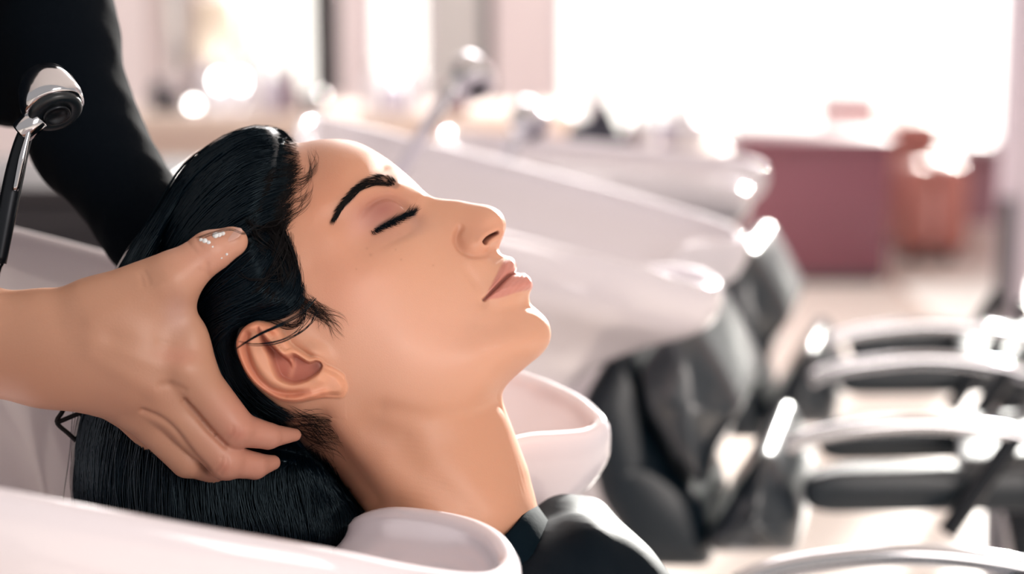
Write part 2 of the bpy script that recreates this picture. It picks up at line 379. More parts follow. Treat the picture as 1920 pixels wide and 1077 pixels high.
    sc = sdist(px, py, CONCHAD); dh, th = pdist(px, py, catmull(HELIX, 60), arg=True); ds = pdist(px, py, catmull(SCAPHA, 40))
    dn = pdist(px, py, catmull(ANTI, 40)); dc, tc = pdist(px, py, catmull(CRUS, 30), arg=True)
    e = plate+11*np.exp(-.5*(dh/6.5)**2)-13*np.exp(-.5*(ds/5.0)**2)*sm(440, 470, px)*(1-sm(552, 588, px))+9*np.exp(-.5*(dn/9.5)**2)
    e += 5*gauss(px, py, 632, 724, 18, 16)-2*gauss(px, py, 612, 716, 10, 8)+3*gauss(px, py, 600, 714, 10, 8)
    e -= (38+12*gauss(px, py, 592, 688, 12))*sm(-3, 11, sc)*np.interp(px, [440, 480, 520, 700], [.45, .6, 1, 1])
    e += np.interp(tc, [0, .55, .8, 1], [12, 28, 16, 5])*np.exp(-.5*(dc/np.interp(tc, [0, .6, 1], [5, 6, 5]))**2)*(sc > -8)
    e = np.maximum(e, 10)
    fr = sm(596, 620, px)*(1-sm(700, 722, py)) # front attachment blends into cheek
    edge = sm(-1.5, 9, se)**.5
    bl = sm(585, 630, px); rim = ins*(1-bl)+np.maximum(ins*.35, sm(0, 16, se))*bl
    z += e*rim*(.55-.15*bl+(.45+.15*bl)*edge)
    z += 16*gauss(px, py, 590, 662, 17, 10, 25)*(1-ins)+8*gauss(px, py, 560, 640, 24, 14, 40)*(1-ins) # tragus
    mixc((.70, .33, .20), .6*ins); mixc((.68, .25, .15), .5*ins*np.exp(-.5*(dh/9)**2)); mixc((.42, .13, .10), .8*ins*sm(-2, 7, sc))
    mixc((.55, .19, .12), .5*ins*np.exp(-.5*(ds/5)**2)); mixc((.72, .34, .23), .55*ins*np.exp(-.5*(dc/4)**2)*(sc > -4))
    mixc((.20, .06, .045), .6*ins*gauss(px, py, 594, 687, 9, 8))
    # scalp under the hair
    sh = sdist(px, py, SCALP); mixc((.16, .075, .05), sm(-14, 12, sh)*(1-ins)*.55); mixc((.010, .012, .016), sm(6, 34, sh)*(1-ins)*.97)
    for fx, fy, fr_ in ((695,478,2.2),(688,466,1.6),(752,487,1.6),(668,505,1.3),(812,498,1.3),(742,468,1.4),(539,744,2)):
        mixc((.34, .16, .10), .34*gauss(px, py, fx, fy, fr_))
    return n, z, C
SCALP = [(556,262),(558,300),(548,345),(530,395),(528,450),(540,520),(566,560),(560,592),(520,606),(470,640),(476,730),(520,770),(570,790),(600,830),(640,885),(676,940),
 (600,1000),(200,900),(150,500),(300,200),(500,200)]
def phis(n):
    u = np.linspace(-math.pi, math.pi, 4001); dens = 1+2.6*np.exp(-((u-.25)/.75)**4)
    c = np.concatenate([[0], np.cumsum((dens[1:]+dens[:-1])/2)]); return np.interp(np.arange(n)/n*c[-1], c, u)
def polar_body(NA=1000, NR=340, NF=90):
    ph = phis(NA); R = Rof(ph); parts = []
    for side, nr in ((1, NR), (-1, NF)):
        s = np.arange(1, nr+1)/nr; rho = np.sin(s*math.pi/2)[:, None]*R[None]
        x = CEN[0]+rho*np.cos(ph); y = CEN[1]-rho*np.sin(ph)
        g = gT(x, y); dl = np.clip(R[None]-rho, 0, None); g = np.maximum(g, 14*dl); g[-1] = 0; w = np.sqrt(g)
        V = np.stack([x, y, w*side], -1)
        dA = np.roll(V, -1, 1)-np.roll(V, 1, 1); dR = np.gradient(V, axis=0); N = np.cross(dA, dR)
        N /= np.linalg.norm(N, axis=-1, keepdims=True)+1e-12
        N *= np.sign(np.sum(N*np.stack([x*0+.0, x*0, x*0+side], -1), -1, keepdims=True)+1e-9); N[-1, :, 2] = 0
        out = np.stack([np.cos(ph), -np.sin(ph), ph*0], -1); N[-1] = N[-2]*[1, 1, 0]; N[-1] /= np.linalg.norm(N[-1], axis=-1, keepdims=True)+1e-9
        zz = w+np.where((x > 430) & (x < 665) & (y > 590) & (y < 770), 32, 0)
        k = FPX/(FPX-zz); px = CX+(x-CX)*k; py = CY+(y-CY)*k
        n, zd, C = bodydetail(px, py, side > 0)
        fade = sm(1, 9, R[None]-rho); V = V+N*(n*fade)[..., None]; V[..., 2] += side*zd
        parts.append((V.reshape(-1, 3), C.reshape(-1, 3), nr))
    (V1, C1, n1), (V2, C2, n2) = parts
    rimstart = (n1-1)*NA; V = np.vstack([V1, V2[:-NA], [[CEN[0], CEN[1], V1[:NA, 2].mean()], [CEN[0], CEN[1], V2[:NA, 2].mean()]]])
    C = np.vstack([C1, C2[:-NA], C1[:1], C2[:1]])
    i1 = np.arange(n1*NA).reshape(n1, NA); i2 = np.arange(n2*NA).reshape(n2, NA)+n1*NA; i2[-1] = i1[-1]
    c1 = len(V)-2; c2 = len(V)-1; fl = []; tr = []
    for i, fl_ in ((i1, False), (i2, True)):
        nx = np.roll(i, -1, 1); F = np.stack([i[:-1], i[1:], nx[1:], nx[:-1]], -1).reshape(-1, 4)
        fl.append(F[:, ::-1] if fl_ else F)
        t = np.stack([np.full(NA, c1 if not fl_ else c2), i[0], nx[0]], -1); tr.append(t[:, ::-1] if fl_ else t)
    return V, C, fl+[np.vstack(tr)]
M_skin = mat('skin', (.6, .32, .2, 1), rough=.42, spec=.35, sss=.22, vcol=True, bump=(1300, .24, .0004))
PERSON_O = HW([[1500, 1500, 0]])[0]; PERSON_O[2] = 0.42
person = thing('person', PERSON_O, 'woman with closed eyes and wet black hair leaning back over the basin', 'person')
V, C, fl = polar_body()
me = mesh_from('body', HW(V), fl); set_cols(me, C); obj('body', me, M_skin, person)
# ---------------------------------------------------------------- brow and lashes
M_hair = mat('hair', (.0008, .0030, .0060, 1), rough=.2, spec=.22); M_hair.node_tree.nodes['Principled BSDF'].inputs['Specular Tint'].default_value = (.62, .86, 1, 1)
M_hairf = mat('fine_hair', (.006, .005, .0055, 1), rough=.5, spec=.12)
def skinpt(px, py, lift):
    """points on the near side of the face seen at image pixels -> figure space"""
    z = bodyw(px, py)
    for _ in range(4):
        k = (FPX-z)/FPX; x = CX+(px-CX)*k; y = CY+(py-CY)*k; z = bodyw(x, y)
    if lift == 0 or lift == 1.0: z = z+bodydetail(px, py, True)[0]*.9
    k = (FPX-z-lift)/FPX; return np.stack([CX+(px-CX)*k, CY+(py-CY)*k, z+lift], -1)
def strands_obj(name, P3, rad, m, parent, kind='stuff', k=3, mirror=False):
    if mirror: Q = P3.copy(); Q[..., 2] *= -1; P3 = np.concatenate([P3, Q]); rad = np.concatenate([rad, rad])
    Sn, N, _ = P3.shape; PW = HW(P3.reshape(-1, 3)).reshape(Sn, N, 3); Vt, F = tubes(PW, rad/U0, k)
    o = obj(name, mesh_from(name, Vt, [F]), m, parent)
    if kind: o['kind'] = kind
    return o
def brows():
    BR = np.array([(741,346,5),(734,343,8),(722,340,9),(702,340,7),(678,350,5.2),(657,369,4.2),(641,388,2.8),(629,410,.4)], float); c = catmull(BR, 200); n = 950
    t = rng.random(n)**.9; i = np.clip((t*199).astype(int), 0, 198); o = rng.uniform(-1, 1, n); tg = c[i+1, :2]-c[i, :2]; tg /= np.linalg.norm(tg, axis=1)[:, None]
    nr = np.stack([-tg[:, 1], tg[:, 0]], 1)                        # towards the forehead (up) is -
    root = c[i, :2]+nr*(o*c[i, 2])[:, None]; L = rng.uniform(7, 14, n)*np.where(t < .1, .7, 1)
    up = np.where(t < .10, .5, .10)*np.where(nr[:, 1] > 0, -1, 1)-.38*o*np.sign(nr[:, 1])
    d = tg+nr*up[:, None]; d /= np.linalg.norm(d, axis=1)[:, None]; s = np.linspace(0, 1, 7)
    pts = root[:, None]+d[:, None]*(L[:, None]*s)[..., None]+tg[:, None]*((s**2)*L[:, None]*.35)[..., None]
    pts = np.where((s[None, :, None] < .0), pts, pts)
    Q = skinpt(pts[..., 0].ravel(), pts[..., 1].ravel(), 0).reshape(n, 7, 3); Q[..., 2] += 1.0+3.2*np.sin(s*2.6)[None]+rng.random((n, 1))*1.5
    rad = np.interp(s, [0, .6, 1], [.46, .40, .06])[None]*rng.uniform(.7, 1.1, (n, 1)); strands_obj('eyebrow', Q, rad, M_hairf, person, mirror=True)
    c = catmull(LASH, 100); n = 300; t = rng.random(n); i = (t*99).astype(int); L = rng.uniform(7, 15, n)*(.55+.85*np.sin(t*2.7)); s = np.linspace(0, 1, 8)
    root = c[i]+rng.normal(0, 1.5, (n, 2)); fan = np.interp(t, [0, .5, 1], [.85, .35, -.75])+rng.normal(0, .36, n)
    d = np.stack([np.cos(fan), np.sin(fan)], 1); Q = np.empty((n, 8, 3)); r3 = skinpt(root[:, 0], root[:, 1], 1.0)
    r3[:, 2] += 5
    for j, u in enumerate(s):
        Q[:, j] = r3; Q[:, j, 0] += d[:, 0]*L*u+L*.25*u*u; Q[:, j, 1] += d[:, 1]*L*u-L*.35*u*u; Q[:, j, 2] += L*(.75*u-.35*u*u)
    rad = np.interp(s, [0, .5, 1], [.62, .5, .08])[None]*rng.uniform(.8, 1.1, (n, 1)); strands_obj('eyelashes', Q, rad, M_hair, person, mirror=True)
brows()
# ---------------------------------------------------------------- hair
HCON = [(544,257),(537,249),(526,242),(500,237),(475,236),(453,243),(417,257),(396,272),(374,290),(352,308),(335,333),(300,390),(255,445),(225,495),(203,545),(190,610),
 (178,680),(160,745),(142,820),(136,900),(142,980),(180,1070),(300,1120),(480,1130),(600,1100),(690,1040),(712,985),(690,945),(652,900),(625,850),(640,700),(640,560),(615,400),(575,306),(556,274)]
HCEN = np.array([410., 640.]); HD = catmull(HCON, 1200, True)
_ha = np.arctan2(-(HD[:, 1]-HCEN[1]), HD[:, 0]-HCEN[0]); _hr = np.hypot(HD[:, 0]-HCEN[0], HD[:, 1]-HCEN[1]); _ho = np.argsort(_ha); _ha, _hr = _ha[_ho], _hr[_ho]
def HRof(phi): return np.interp(phi, _ha, _hr, period=2*math.pi)
HP = [(x, y, float(bodyw(np.array([x]), np.array([y]))[0])+17) for x, y in [(540,300),(500,300),(450,320),(540,370),(480,380),(420,390),(370,420),(540,450),(480,450),(420,470),
 (360,500),(540,530),(480,530),(420,550),(360,580),(600,480),(600,560),(600,640),(540,600),(480,620),(420,640),(360,660),(540,680),(480,700),(420,720),(600,720),(560,740),(500,760)]]
HP += [(300,450,105),(270,520,135),(250,600,150),(230,700,150),(280,640,170),(320,560,172),(300,720,185),(360,780,180),(430,800,165),(500,815,145),(570,830,110),(620,870,60),
 (200,800,130),(200,900,135),(280,850,160),(380,880,165),(480,900,150),(560,900,120),(630,950,75),(300,980,160),(450,1000,160),(580,1000,120),(350,1060,140),(200,1000,110)]
hT = TPS([(a, b) for a, b, c in HP]+[tuple(q) for q in catmull(HCON, 90, True)], np.array([c*c for a, b, c in HP]+[0.]*90), 1e-4)
SCALPD = catmull(SCALP[:14], 80)
SC2 = np.vstack([SCALPD, np.array(SCALP[14:])+[[60, 60]]*2+[[0, 0]]*5 if False else np.array([(760,1010),(600,1200),(60,1200),(60,200),(300,100),(520,150)])])
def hairw(x, y):
    dx, dy = x-HCEN[0], y-HCEN[1]; rho = np.hypot(dx, dy); R = HRof(np.arctan2(-dy, dx)); dl = np.clip(R-rho, 0, None)
    return np.sqrt(np.where(dl > 0, np.maximum(hT(x, y), 20*dl), 0))
def shellz(x, y, px, py, w):
    sd = sdist(px, py, SC2); b = bodyw(x, y); cap = b-6+25*sm(8, 46, sd); k = sm(30, 70, b)
    z = w-(1-sm(14, 48, sd))*36; return z*(1-k)+np.minimum(z, cap)*k, b, sd
def flowtex(x, y):
    a = .9*x+.55*y
    return np.sin(.085*(y*.8-x*.55)+1.4*np.sin(x*.013))*1.2+np.sin(.21*(y*.75-x*.6)+2*np.sin(y*.011))*.9
def hair_shell(NA=520, NR=200):
    ph = -math.pi+2*math.pi*np.arange(NA)/NA; R = HRof(ph); sides = []
    for side in (1, -1):
        s = np.arange(1, NR+1)/NR; rho = np.sin(s*math.pi/2)[:, None]*R[None]; x = HCEN[0]+rho*np.cos(ph); y = HCEN[1]-rho*np.sin(ph)
        w = hairw(x, y); k = FPX/(FPX-w); px = CX+(x-CX)*k; py = CY+(y-CY)*k; z, b, sd = shellz(x, y, px, py, w)
        z = z+flowtex(x, y)*sm(0, 40, R-rho)*sm(0, 30, sd); z = np.maximum(z, 0)
        z[-1] = 0; sides.append(np.stack([x, y, z*side], -1).reshape(-1, 3))
    V = np.vstack([sides[0], sides[1][:-NA], [[HCEN[0], HCEN[1], sides[0][0, 2]], [HCEN[0], HCEN[1], -sides[0][0, 2]]]])
    i1 = np.arange(NR*NA).reshape(NR, NA); i2 = i1+NR*NA; i2 = i2.copy(); i2[-1] = i1[-1]; fl = []; tr = []
    for i, f_, c in ((i1, False, len(V)-2), (i2, True, len(V)-1)):
        nx = np.roll(i, -1, 1); F = np.stack([i[:-1], i[1:], nx[1:], nx[:-1]], -1).reshape(-1, 4); fl.append(F[:, ::-1] if f_ else F)
        t = np.stack([np.full(NA, c), i[0], nx[0]], -1); tr.append(t[:, ::-1] if f_ else t)
    return mesh_from('hair', HW(V), fl+[np.vstack(tr)])
hair = obj('hair', hair_shell(), M_hair, person)
def hairsurf(px, py):
    """hair or skin surface, whichever is nearer, seen at image pixels"""
    z = hairw(px, py)
    for _ in range(3):
        k = (FPX-z)/FPX; x = CX+(px-CX)*k; y = CY+(py-CY)*k; zs, b, sd = shellz(x, y, px, py, hairw(x, y))
        z = np.maximum(zs, b)
    return z
def guides(G, n, N=26, clumps=40, jit=3.0, lift=(1, 7), rad=(.7, 1.3), wave=1.5, frac=(0, .1, .8, 1), zadd=None, spread=1.0):
    """n strands between neighbouring guide lines (image px, py[, z])"""
    D = len(G[0][0]); g = np.stack([catmull(q, N) for q in G]); m = len(G)
    ct = rng.random(clumps)*(m-1); coff = rng.normal(0, 1, (clumps, 2)); ci = rng.integers(0, clumps, n); t = ct[ci]+rng.normal(0, .045*spread, n)*(m-1)/3
    t = np.clip(t, 0, m-1.0001); i = t.astype(int); f = (t-i)[:, None, None]; pts = g[i]*(1-f)+g[i+1]*f
    s = np.linspace(0, 1, N)
    a = rng.uniform(frac[0], frac[1], n); b = rng.uniform(frac[2], frac[3], n); u = a[:, None]+(b-a)[:, None]*s[None]
    fi = u*(N-1); lo = np.clip(fi.astype(int), 0, N-2); fr = (fi-lo)[..., None]; ar = np.arange(n)[:, None]; pts = pts[ar, lo]*(1-fr)+pts[ar, lo+1]*fr
    ph1 = rng.random((clumps, 1))*6.28; fq = rng.uniform(2, 6, (clumps, 1))
    wv = np.sin(ph1[ci]+fq[ci]*u*2.2)*wave*2.5; ph2 = rng.random((n, 1))*6.28; wv = wv+np.sin(ph2+rng.uniform(3, 9, (n, 1))*u)*wave
    d = np.gradient(pts[..., :2], axis=1); d /= np.linalg.norm(d, axis=2, keepdims=True)+1e-9; nr = np.stack([-d[..., 1], d[..., 0]], -1)
    off = rng.normal(0, jit, (n, 1))*np.interp(u, [0, .3, 1], [1.3, .8, 1.1])+wv
    pts[..., :2] += nr*off[..., None]
    if D == 2:
        z = hairsurf(pts[..., 0], pts[..., 1])
    else: z = pts[..., 2]
    lf = rng.uniform(lift[0], lift[1], (n, 1))+rng.uniform(0, 2, (clumps, 1))[ci]*1.5
    z = z+lf*np.interp(s, [0, .12, 1], [.3, 1, 1])[None]
    k = (FPX-z)/FPX; Q = np.stack([CX+(pts[..., 0]-CX)*k, CY+(pts[..., 1]-CY)*k, z], -1)
    r = rng.uniform(rad[0], rad[1], (n, 1))*np.interp(s, [0, .10, .22, .8, 1], [.22, .5, 1, 1, .15])[None]
    return Q, r
A = []
TOPG = [[(556,262),(530,246),(497,238),(452,246),(400,272),(350,315),(305,385),(258,448),(222,505),(198,590)],
 [(562,276),(520,262),(480,260),(440,274),(395,306),(350,355),(305,425),(262,500),(235,590)],
 [(564,300),(525,292),(480,300),(435,325),(390,362),(345,415),(300,485),(262,560),(240,650)],
 [(560,328),(520,330),(478,345),(432,374),(386,414),(338,470),(295,540),(262,620),(250,690)],
 [(550,352),(512,362),(472,382),(430,408),(384,446),(336,500),(296,570),(268,650),(258,710)],
 [(540,378),(505,395),(468,414),(430,436),(386,470),(342,520),(304,590),(278,660),(268,720)],
 [(532,404),(500,418),(465,436),(430,455),(392,484),(350,530),(318,600),(292,670),(280,730)]]
A.append(guides(TOPG, 3000, 28, 90, 2.6, (1, 8), (.6, 1.25), 1.1, (0, .28, .85, 1)))
TEMP = [[(520,415),(500,440),(470,470),(430,500),(392,530),(350,580),(320,650)],
 [(530,425),(520,465),(492,505),(455,535),(410,560),(360,600),(330,680)],
 [(536,435),(540,480),(520,525),(480,558),(430,580),(375,615),(340,700)],
 [(538,460),(553,505),(545,545),(506,575),(452,594),(396,625),(355,710)],
 [(545,500),(566,535),(562,568),(522,592),(462,604),(410,640),(370,720)]]
A.append(guides(TEMP, 1700, 26, 60, 3.0, (1, 8), (.6, 1.15), 1.6, (0, .25, .8, 1)))
BACK = [[(340,560),(360,640),(395,720),(430,780),(470,830)],[(380,560),(395,640),(425,710),(465,765),(520,815)],[(420,560),(418,630),(442,700),(480,750),(545,800)],
 [(450,590),(432,640),(450,700),(490,748),(560,790)]]
A.append(guides(TOPG, 280, 28, 90, 3.5, (5, 11), (1.5, 2.8), 1.3, (.03, .3, .8, 1), spread=2))
A.append(guides(TEMP, 110, 26, 60, 3.5, (5, 10), (1.2, 2.2), 1.8, (.1, .35, .8, 1), spread=2))
A.append(guides(BACK, 900, 20, 40, 3, (1, 6), (.6, 1.1), 1.5, (0, .3, .8, 1)))
HANG = [[(200,640),(165,740),(146,840),(144,930),(150,1030)],[(240,680),(200,780),(185,880),(185,960),(190,1060)],[(290,740),(260,820),(250,900),(250,980),(260,1070)],
 [(350,790),(335,860),(330,930),(335,1000),(340,1080)],[(430,820),(420,880),(420,940),(430,1010),(440,1080)],[(510,830),(510,890),(515,950),(530,1010),(540,1080)],
 [(570,835),(585,890),(600,940),(610,1000),(610,1060)],[(600,860),(635,910),(660,950),(670,985),(665,1030)]]
A.append(guides(HANG, 2000, 18, 160, 6, (2, 10), (.6, 1.1), 1.6, (0, .2, .85, 1)))
NAP = [[(600,830),(560,850),(500,900),(450,960),(420,1040)],[(640,890),(600,900),(550,940),(510,990),(490,1060)],[(672,945),(640,950),(600,975),(570,1010),(560,1070)]]
A.append(guides(NAP, 260, 18, 20, 4, (1, 6), (.6, 1.1), 2, (0, .3, .8, 1)))
def cat(A):
    N = 30; Qs = []; Rs = []
    for Q, r in A:
        u = np.linspace(0, Q.shape[1]-1, N); lo = np.clip(u.astype(int), 0, Q.shape[1]-2); f = (u-lo)
        Qs.append(Q[:, lo]*(1-f)[None, :, None]+Q[:, lo+1]*f[None, :, None]); Rs.append(r[:, lo]*(1-f)+r[:, lo+1]*f)
    return np.concatenate(Qs), np.concatenate(Rs)
def cut(A, N):
    Q, r = A; u = np.linspace(0, Q.shape[1]-1, N); lo = np.clip(u.astype(int), 0, Q.shape[1]-2); f = u-lo
    return Q[:, lo]*(1-f)[None, :, None]+Q[:, lo+1]*f[None, :, None], r[:, lo]*(1-f)+r[:, lo+1]*f
Q, r = cat([cut(a, 20) for a in A]); Q, r = cut((Q, r), 18)
so = strands_obj('strands', Q, r, M_hair, hair)
# fine loose hairs at the hairline, over the ear and on the nape
B = []
B.append(guides([[(590,276),(592,305),(580,335),(556,352),(522,362)],[(575,268),(584,292),(574,322),(548,340),(510,352)],[(582,330),(578,355),(560,378),(535,392),(505,402)],[(572,360),(566,385),(548,405),(522,418),(490,430)]],
 46, 20, 46, 5.0, (1, 2.5), (.2, .34), 2.2, (0, .35, .5, 1), spread=3))
B.append(guides([[(566,292),(545,300),(520,318),(490,340)],[(572,320),(548,332),(520,350),(480,370)],[(566,350),(540,366),(510,385),(470,405)],[(556,385),(530,405),(500,425),(470,440)],[(548,415),(525,440),(500,470),(470,495)]],
 420, 20, 160, 4, (1, 3), (.3, .55), 1.5, (0, .3, .8, 1), spread=2.5))
for pl in ([(556,392),(528,432),(508,476),(496,530)],[(468,384),(476,430),(502,468),(522,500),(532,548)],[(452,398),(478,426),(515,418),(540,392)],[(512,398),(538,450),(546,500),(528,548)],[(500,400),(530,430),(553,470),(556,520)],
           [(430,500),(465,520),(505,525),(540,505)],[(455,560),(500,520),(530,470),(540,430)]):
    B.append(guides([pl, [(a_+5, b_+3) for a_, b_ in pl]], 7, 20, 3, 2, (6, 14), (.55, .85), 2, (0, .1, .9, 1), spread=2))
B.append(guides([[(470,425),(510,440),(535,480),(540,530),(520,570)],[(480,400),(520,425),(546,470),(552,525),(530,575)],[(455,440),(490,465),(520,505),(528,550),(500,590)],[(500,430),(515,470),(512,520),(480,565),(430,590)]],
 170, 22, 30, 3, (3, 8), (.45, .8), 2, (0, .25, .8, 1), spread=2.5))
B.append(guides([[(548,520),(570,550),(590,575),(600,610),(585,640)],[(545,540),(566,560),(610,580),(640,592),(655,608)],[(540,555),(570,575),(605,595),(628,612),(650,640)],[(535,565),(560,585),(585,598),(600,620),(612,645)]],
 75, 20, 75, 4, (1, 2.5), (.24, .36), 2, (0, .3, .5, 1), spread=3))
B.append(guides([[(560,545),(572,575),(560,600),(530,610),(490,600)],[(575,560),(582,590),(562,612),(535,618),(500,604)]], 36, 20, 12, 3, (3, 9), (.35, .55), 2, (0, .3, .8, 1), spread=3))
B.append(guides([[(520,768),(560,776),(600,784),(630,796),(645,812)],[(530,785),(565,795),(600,815),(632,826),(650,842)],[(545,805),(580,822),(610,845),(630,868),(640,880)]], 130, 18, 130, 6, (.5, 2.5), (.26, .42), 3, (0, .5, .5, 1), spread=4))
Q, r = cat(B); kx = FPX/(FPX-Q[..., 2]); ok_ = ~(sdist(CX+(Q[..., 0]-CX)*kx, CY+(Q[..., 1]-CY)*kx, EARD) > -1).any(1); Q, r = cut((Q[ok_], r[ok_]), 20); strands_obj('loose_hairs', Q, r, M_hairf, hair)
# locks crossing the ear (depth given)
E = []
for pts, n, sp_, rr in (([(590,560,235),(565,588,252),(530,608,296),(490,626,308),(462,642,312),(441,656,290)], 15, 1.3, .6), ([(598,575,232),(585,605,250),(555,628,280),(515,643,305),(478,646,310),(448,640,300)], 5, 2.2, .45),
                       ([(360,452,262),(400,437,290),(432,430,296),(458,438,290),(478,424,262),(500,396,240)], 3, 2.6, .35),
                       ([(560,560,238),(575,590,246),(560,622,278),(530,640,300),(490,647,308),(455,646,302)], 3, 3, .4)):
    c = catmull(pts, 30)
    for _ in range(n):
        q = c+np.array([0, 0, 10.])+np.concatenate([rng.normal(0, sp_, 2)*[1, 1], [rng.uniform(0, 3)]])[None]*np.linspace(1.6, .5, 30)[:, None]; k = (FPX-q[:, 2])/FPX
        E.append(np.stack([CX+(q[:, 0]-CX)*k, CY+(q[:, 1]-CY)*k, q[:, 2]], 1))
E = np.array(E); strands_obj('ear_lock', E, np.full(E.shape[:2], .6)*np.interp(np.linspace(0, 1, 30), [0, .1, .7, 1], [.4, 1, 1, .3])[None], M_hair, hair)
# the black comb-like clip showing behind the wrist
tk = []
for pl in ([(128,752,60),(116,774,60),(107,793,60),(130,815,60),(158,842,60),(175,860,60)], [(109,792,60),(140,779,60),(175,765,60)]):
    tk.append(tube_me('clip', HW(np.array([hp(*p) for p in pl])), 4.4/U0, 30, 8))
obj('wet_lock', join_me('wet_lock', tk), M_hairf, hair)
# ================================================================ gown on the client
M_gown = mat('gown', srgb(6, 16, 24), rough=.58, spec=.07, bump=(26, .2, .003))
M_collar = mat('collar', srgb(5, 18, 26), rough=.8, spec=.05, bump=(260, .15, .001))
def gown():
    caps = [((1000,1260,0),(1050,1195,0),150,150,1,80),((960,1212,-300),(960,1212,300),105,105,1,90),((1000,1180,0),(1420,1700,0),190,230,.75,90),
            ((1080,1035,-150),(1135,1110,-60),92,110,.8,90),((950,1190,310),(1250,1500,400),95,70,1,70),((950,1190,-310),(1250,1500,-400),95,70,1,70),((1100,1060,60),(1250,1240,60),95,110,1,60)]
    def post(X, Y, Z, F):
        neck = rcone(X, Y, Z, (800,830,0), (932,1048,0), 100, 104, .64); F = np.maximum(F, -neck)
        t = X*.62+Y*.78; u = -X*.78+Y*.62
        return F+3.2*np.sin(u*.06+2.2*np.sin(t*.011)+Z*.012)*np.exp(-((X-1150)/160)**2)+1.6*np.sin(Z*.04+X*.015+1.5*np.sin(Y*.015))
    V, Q = sdf_mesh(caps, (740, 880, -520), (1760, 1960, 520), 9, 60, post); V = relax(V, Q, 2); o = obj('gown', mesh_from('gown', HW(V), [Q]), M_gown, person)
    # stand-up neckband: a thick ring round the neck
    n = 160; th = np.linspace(0, 2*math.pi, n, endpoint=False)
    ctr = np.array([915., 1003., 0]); ax = np.array([.50, .866, 0]); along = np.array([.80, -.55, 0]); along /= np.linalg.norm(along); rings = []
    up = np.array([-along[1]*-1, 0, 0])
    prof = [(0, 1.0, -8), (6, 1.0, -4), (12, 1.03, 6), (16, 1.07, 40), (22, 1.12, 95), (34, 1.2, 165), (-6, 1.0, 160), (-4, .99, 60), (-3, .985, 0)]
    dn = np.array([.42, .91, 0]); dn /= np.linalg.norm(dn)
    for off, sc, dd in prof:
        c = np.cos(th); s = np.sin(th)
        ring = ctr+along*(c*(98*sc+off*.6))[:, None]+np.array([0, 0, 1.])*(s*(156*sc+off*.4))[:, None]+dn*dd+dn*(14*np.sin(th)**2)[:, None]
        rings.append(ring)
    V = np.array(rings).reshape(-1, 3); m = len(prof); i = np.arange(m*n).reshape(m, n); j = np.roll(i, -1, 1); k = np.roll(i, -1, 0); l = np.roll(j, -1, 0)
    obj('collar', mesh_from('collar', HW(V), [np.stack([i, j, l, k], -1).reshape(-1, 4)]), M_collar, o)
gown()
# ================================================================ the stylist: near hand and forearm, dark sleeve of the far arm
STY_O = HW([[-500, 700, -250]])[0]; STY_O[2] = 0.0
stylist = thing('person', STY_O, 'hairdresser in a black long-sleeved top cradling the wet head, seen from torso to hands', 'person')
def jt(px, py, z): return hp(px, py, z)
def hand_caps():
    wr = jt(95,654,262); fa = jt(-60,640,255); el = jt(-620,560,180)
    i0, i1, i2, i3 = jt(352,700,262), jt(440,804,224), jt(503,818,186), jt(553,816,150)
    m0, m1, m2, m3 = jt(300,745,256), jt(424,864,212), jt(478,874,176), jt(512,868,146)
    r0, r1, r2, r3 = jt(256,762,240), jt(352,862,196), jt(400,880,158), jt(430,872,130)
    l0, l1, l2, l3 = jt(225,755,205), jt(300,835,150), jt(340,852,118), jt(370,850,98)
    t0, t1, t2, t3 = jt(190,596,268), jt(322,527,276), jt(393,472,262), jt(432,455,252)
    Z = 1.38
    return [(el, fa, 125, 88, 1.15, 60), (fa, wr, 88, 88, 1.25, 60), (wr, jt(235,675,264), 88, 94, Z, 50),
        (wr, jt(240,636,264), 84, 78, Z, 50), (jt(200,625,262), i0, 84, 50, 1.3, 34), (jt(200,640,262), m0, 86, 46, 1.3, 34),
        (jt(160,670,258), r0, 78, 40, 1.2, 34), (jt(140,690,245), l0, 60, 36, 1.1, 30),
        (t0, t1, 70, 50, 1.15, 30), (t1, t2, 46, 35, 1, 16), (t2, t3, 34, 27, 1, 12), (jt(405,468,258), jt(440,452,248), 32, 22, 1, 10),
        (jt(285,560,268), jt(340,668,262), 52, 46, 1.5, 26), (jt(280,600,266), jt(330,640,262), 62, 56, 1.45, 26),
        (i0, i1, 45, 37, 1, 12), (i1, i2, 32, 24, 1, 5), (i2, i3, 23, 12, 1, 5), (m0, m1, 41, 35, 1, 8), (m1, m2, 31, 24, 1, 5), (m2, m3, 24, 14, 1, 5),
        (r0, r1, 40, 33, 1, 8), (r1, r2, 30, 26, 1, 5), (r2, r3, 25, 18, 1, 5), (l0, l1, 34, 28, 1, 8), (l1, l2, 26, 22, 1, 5), (l2, l3, 22, 16, 1, 5)]
def hand_post(X, Y, Z, F):
    return F
M_hand = mat('hand_skin', (.5, .27, .18, 1), rough=.42, spec=.35, sss=.15, vcol=True, bump=(900, .16, .0006))
hc = hand_caps()
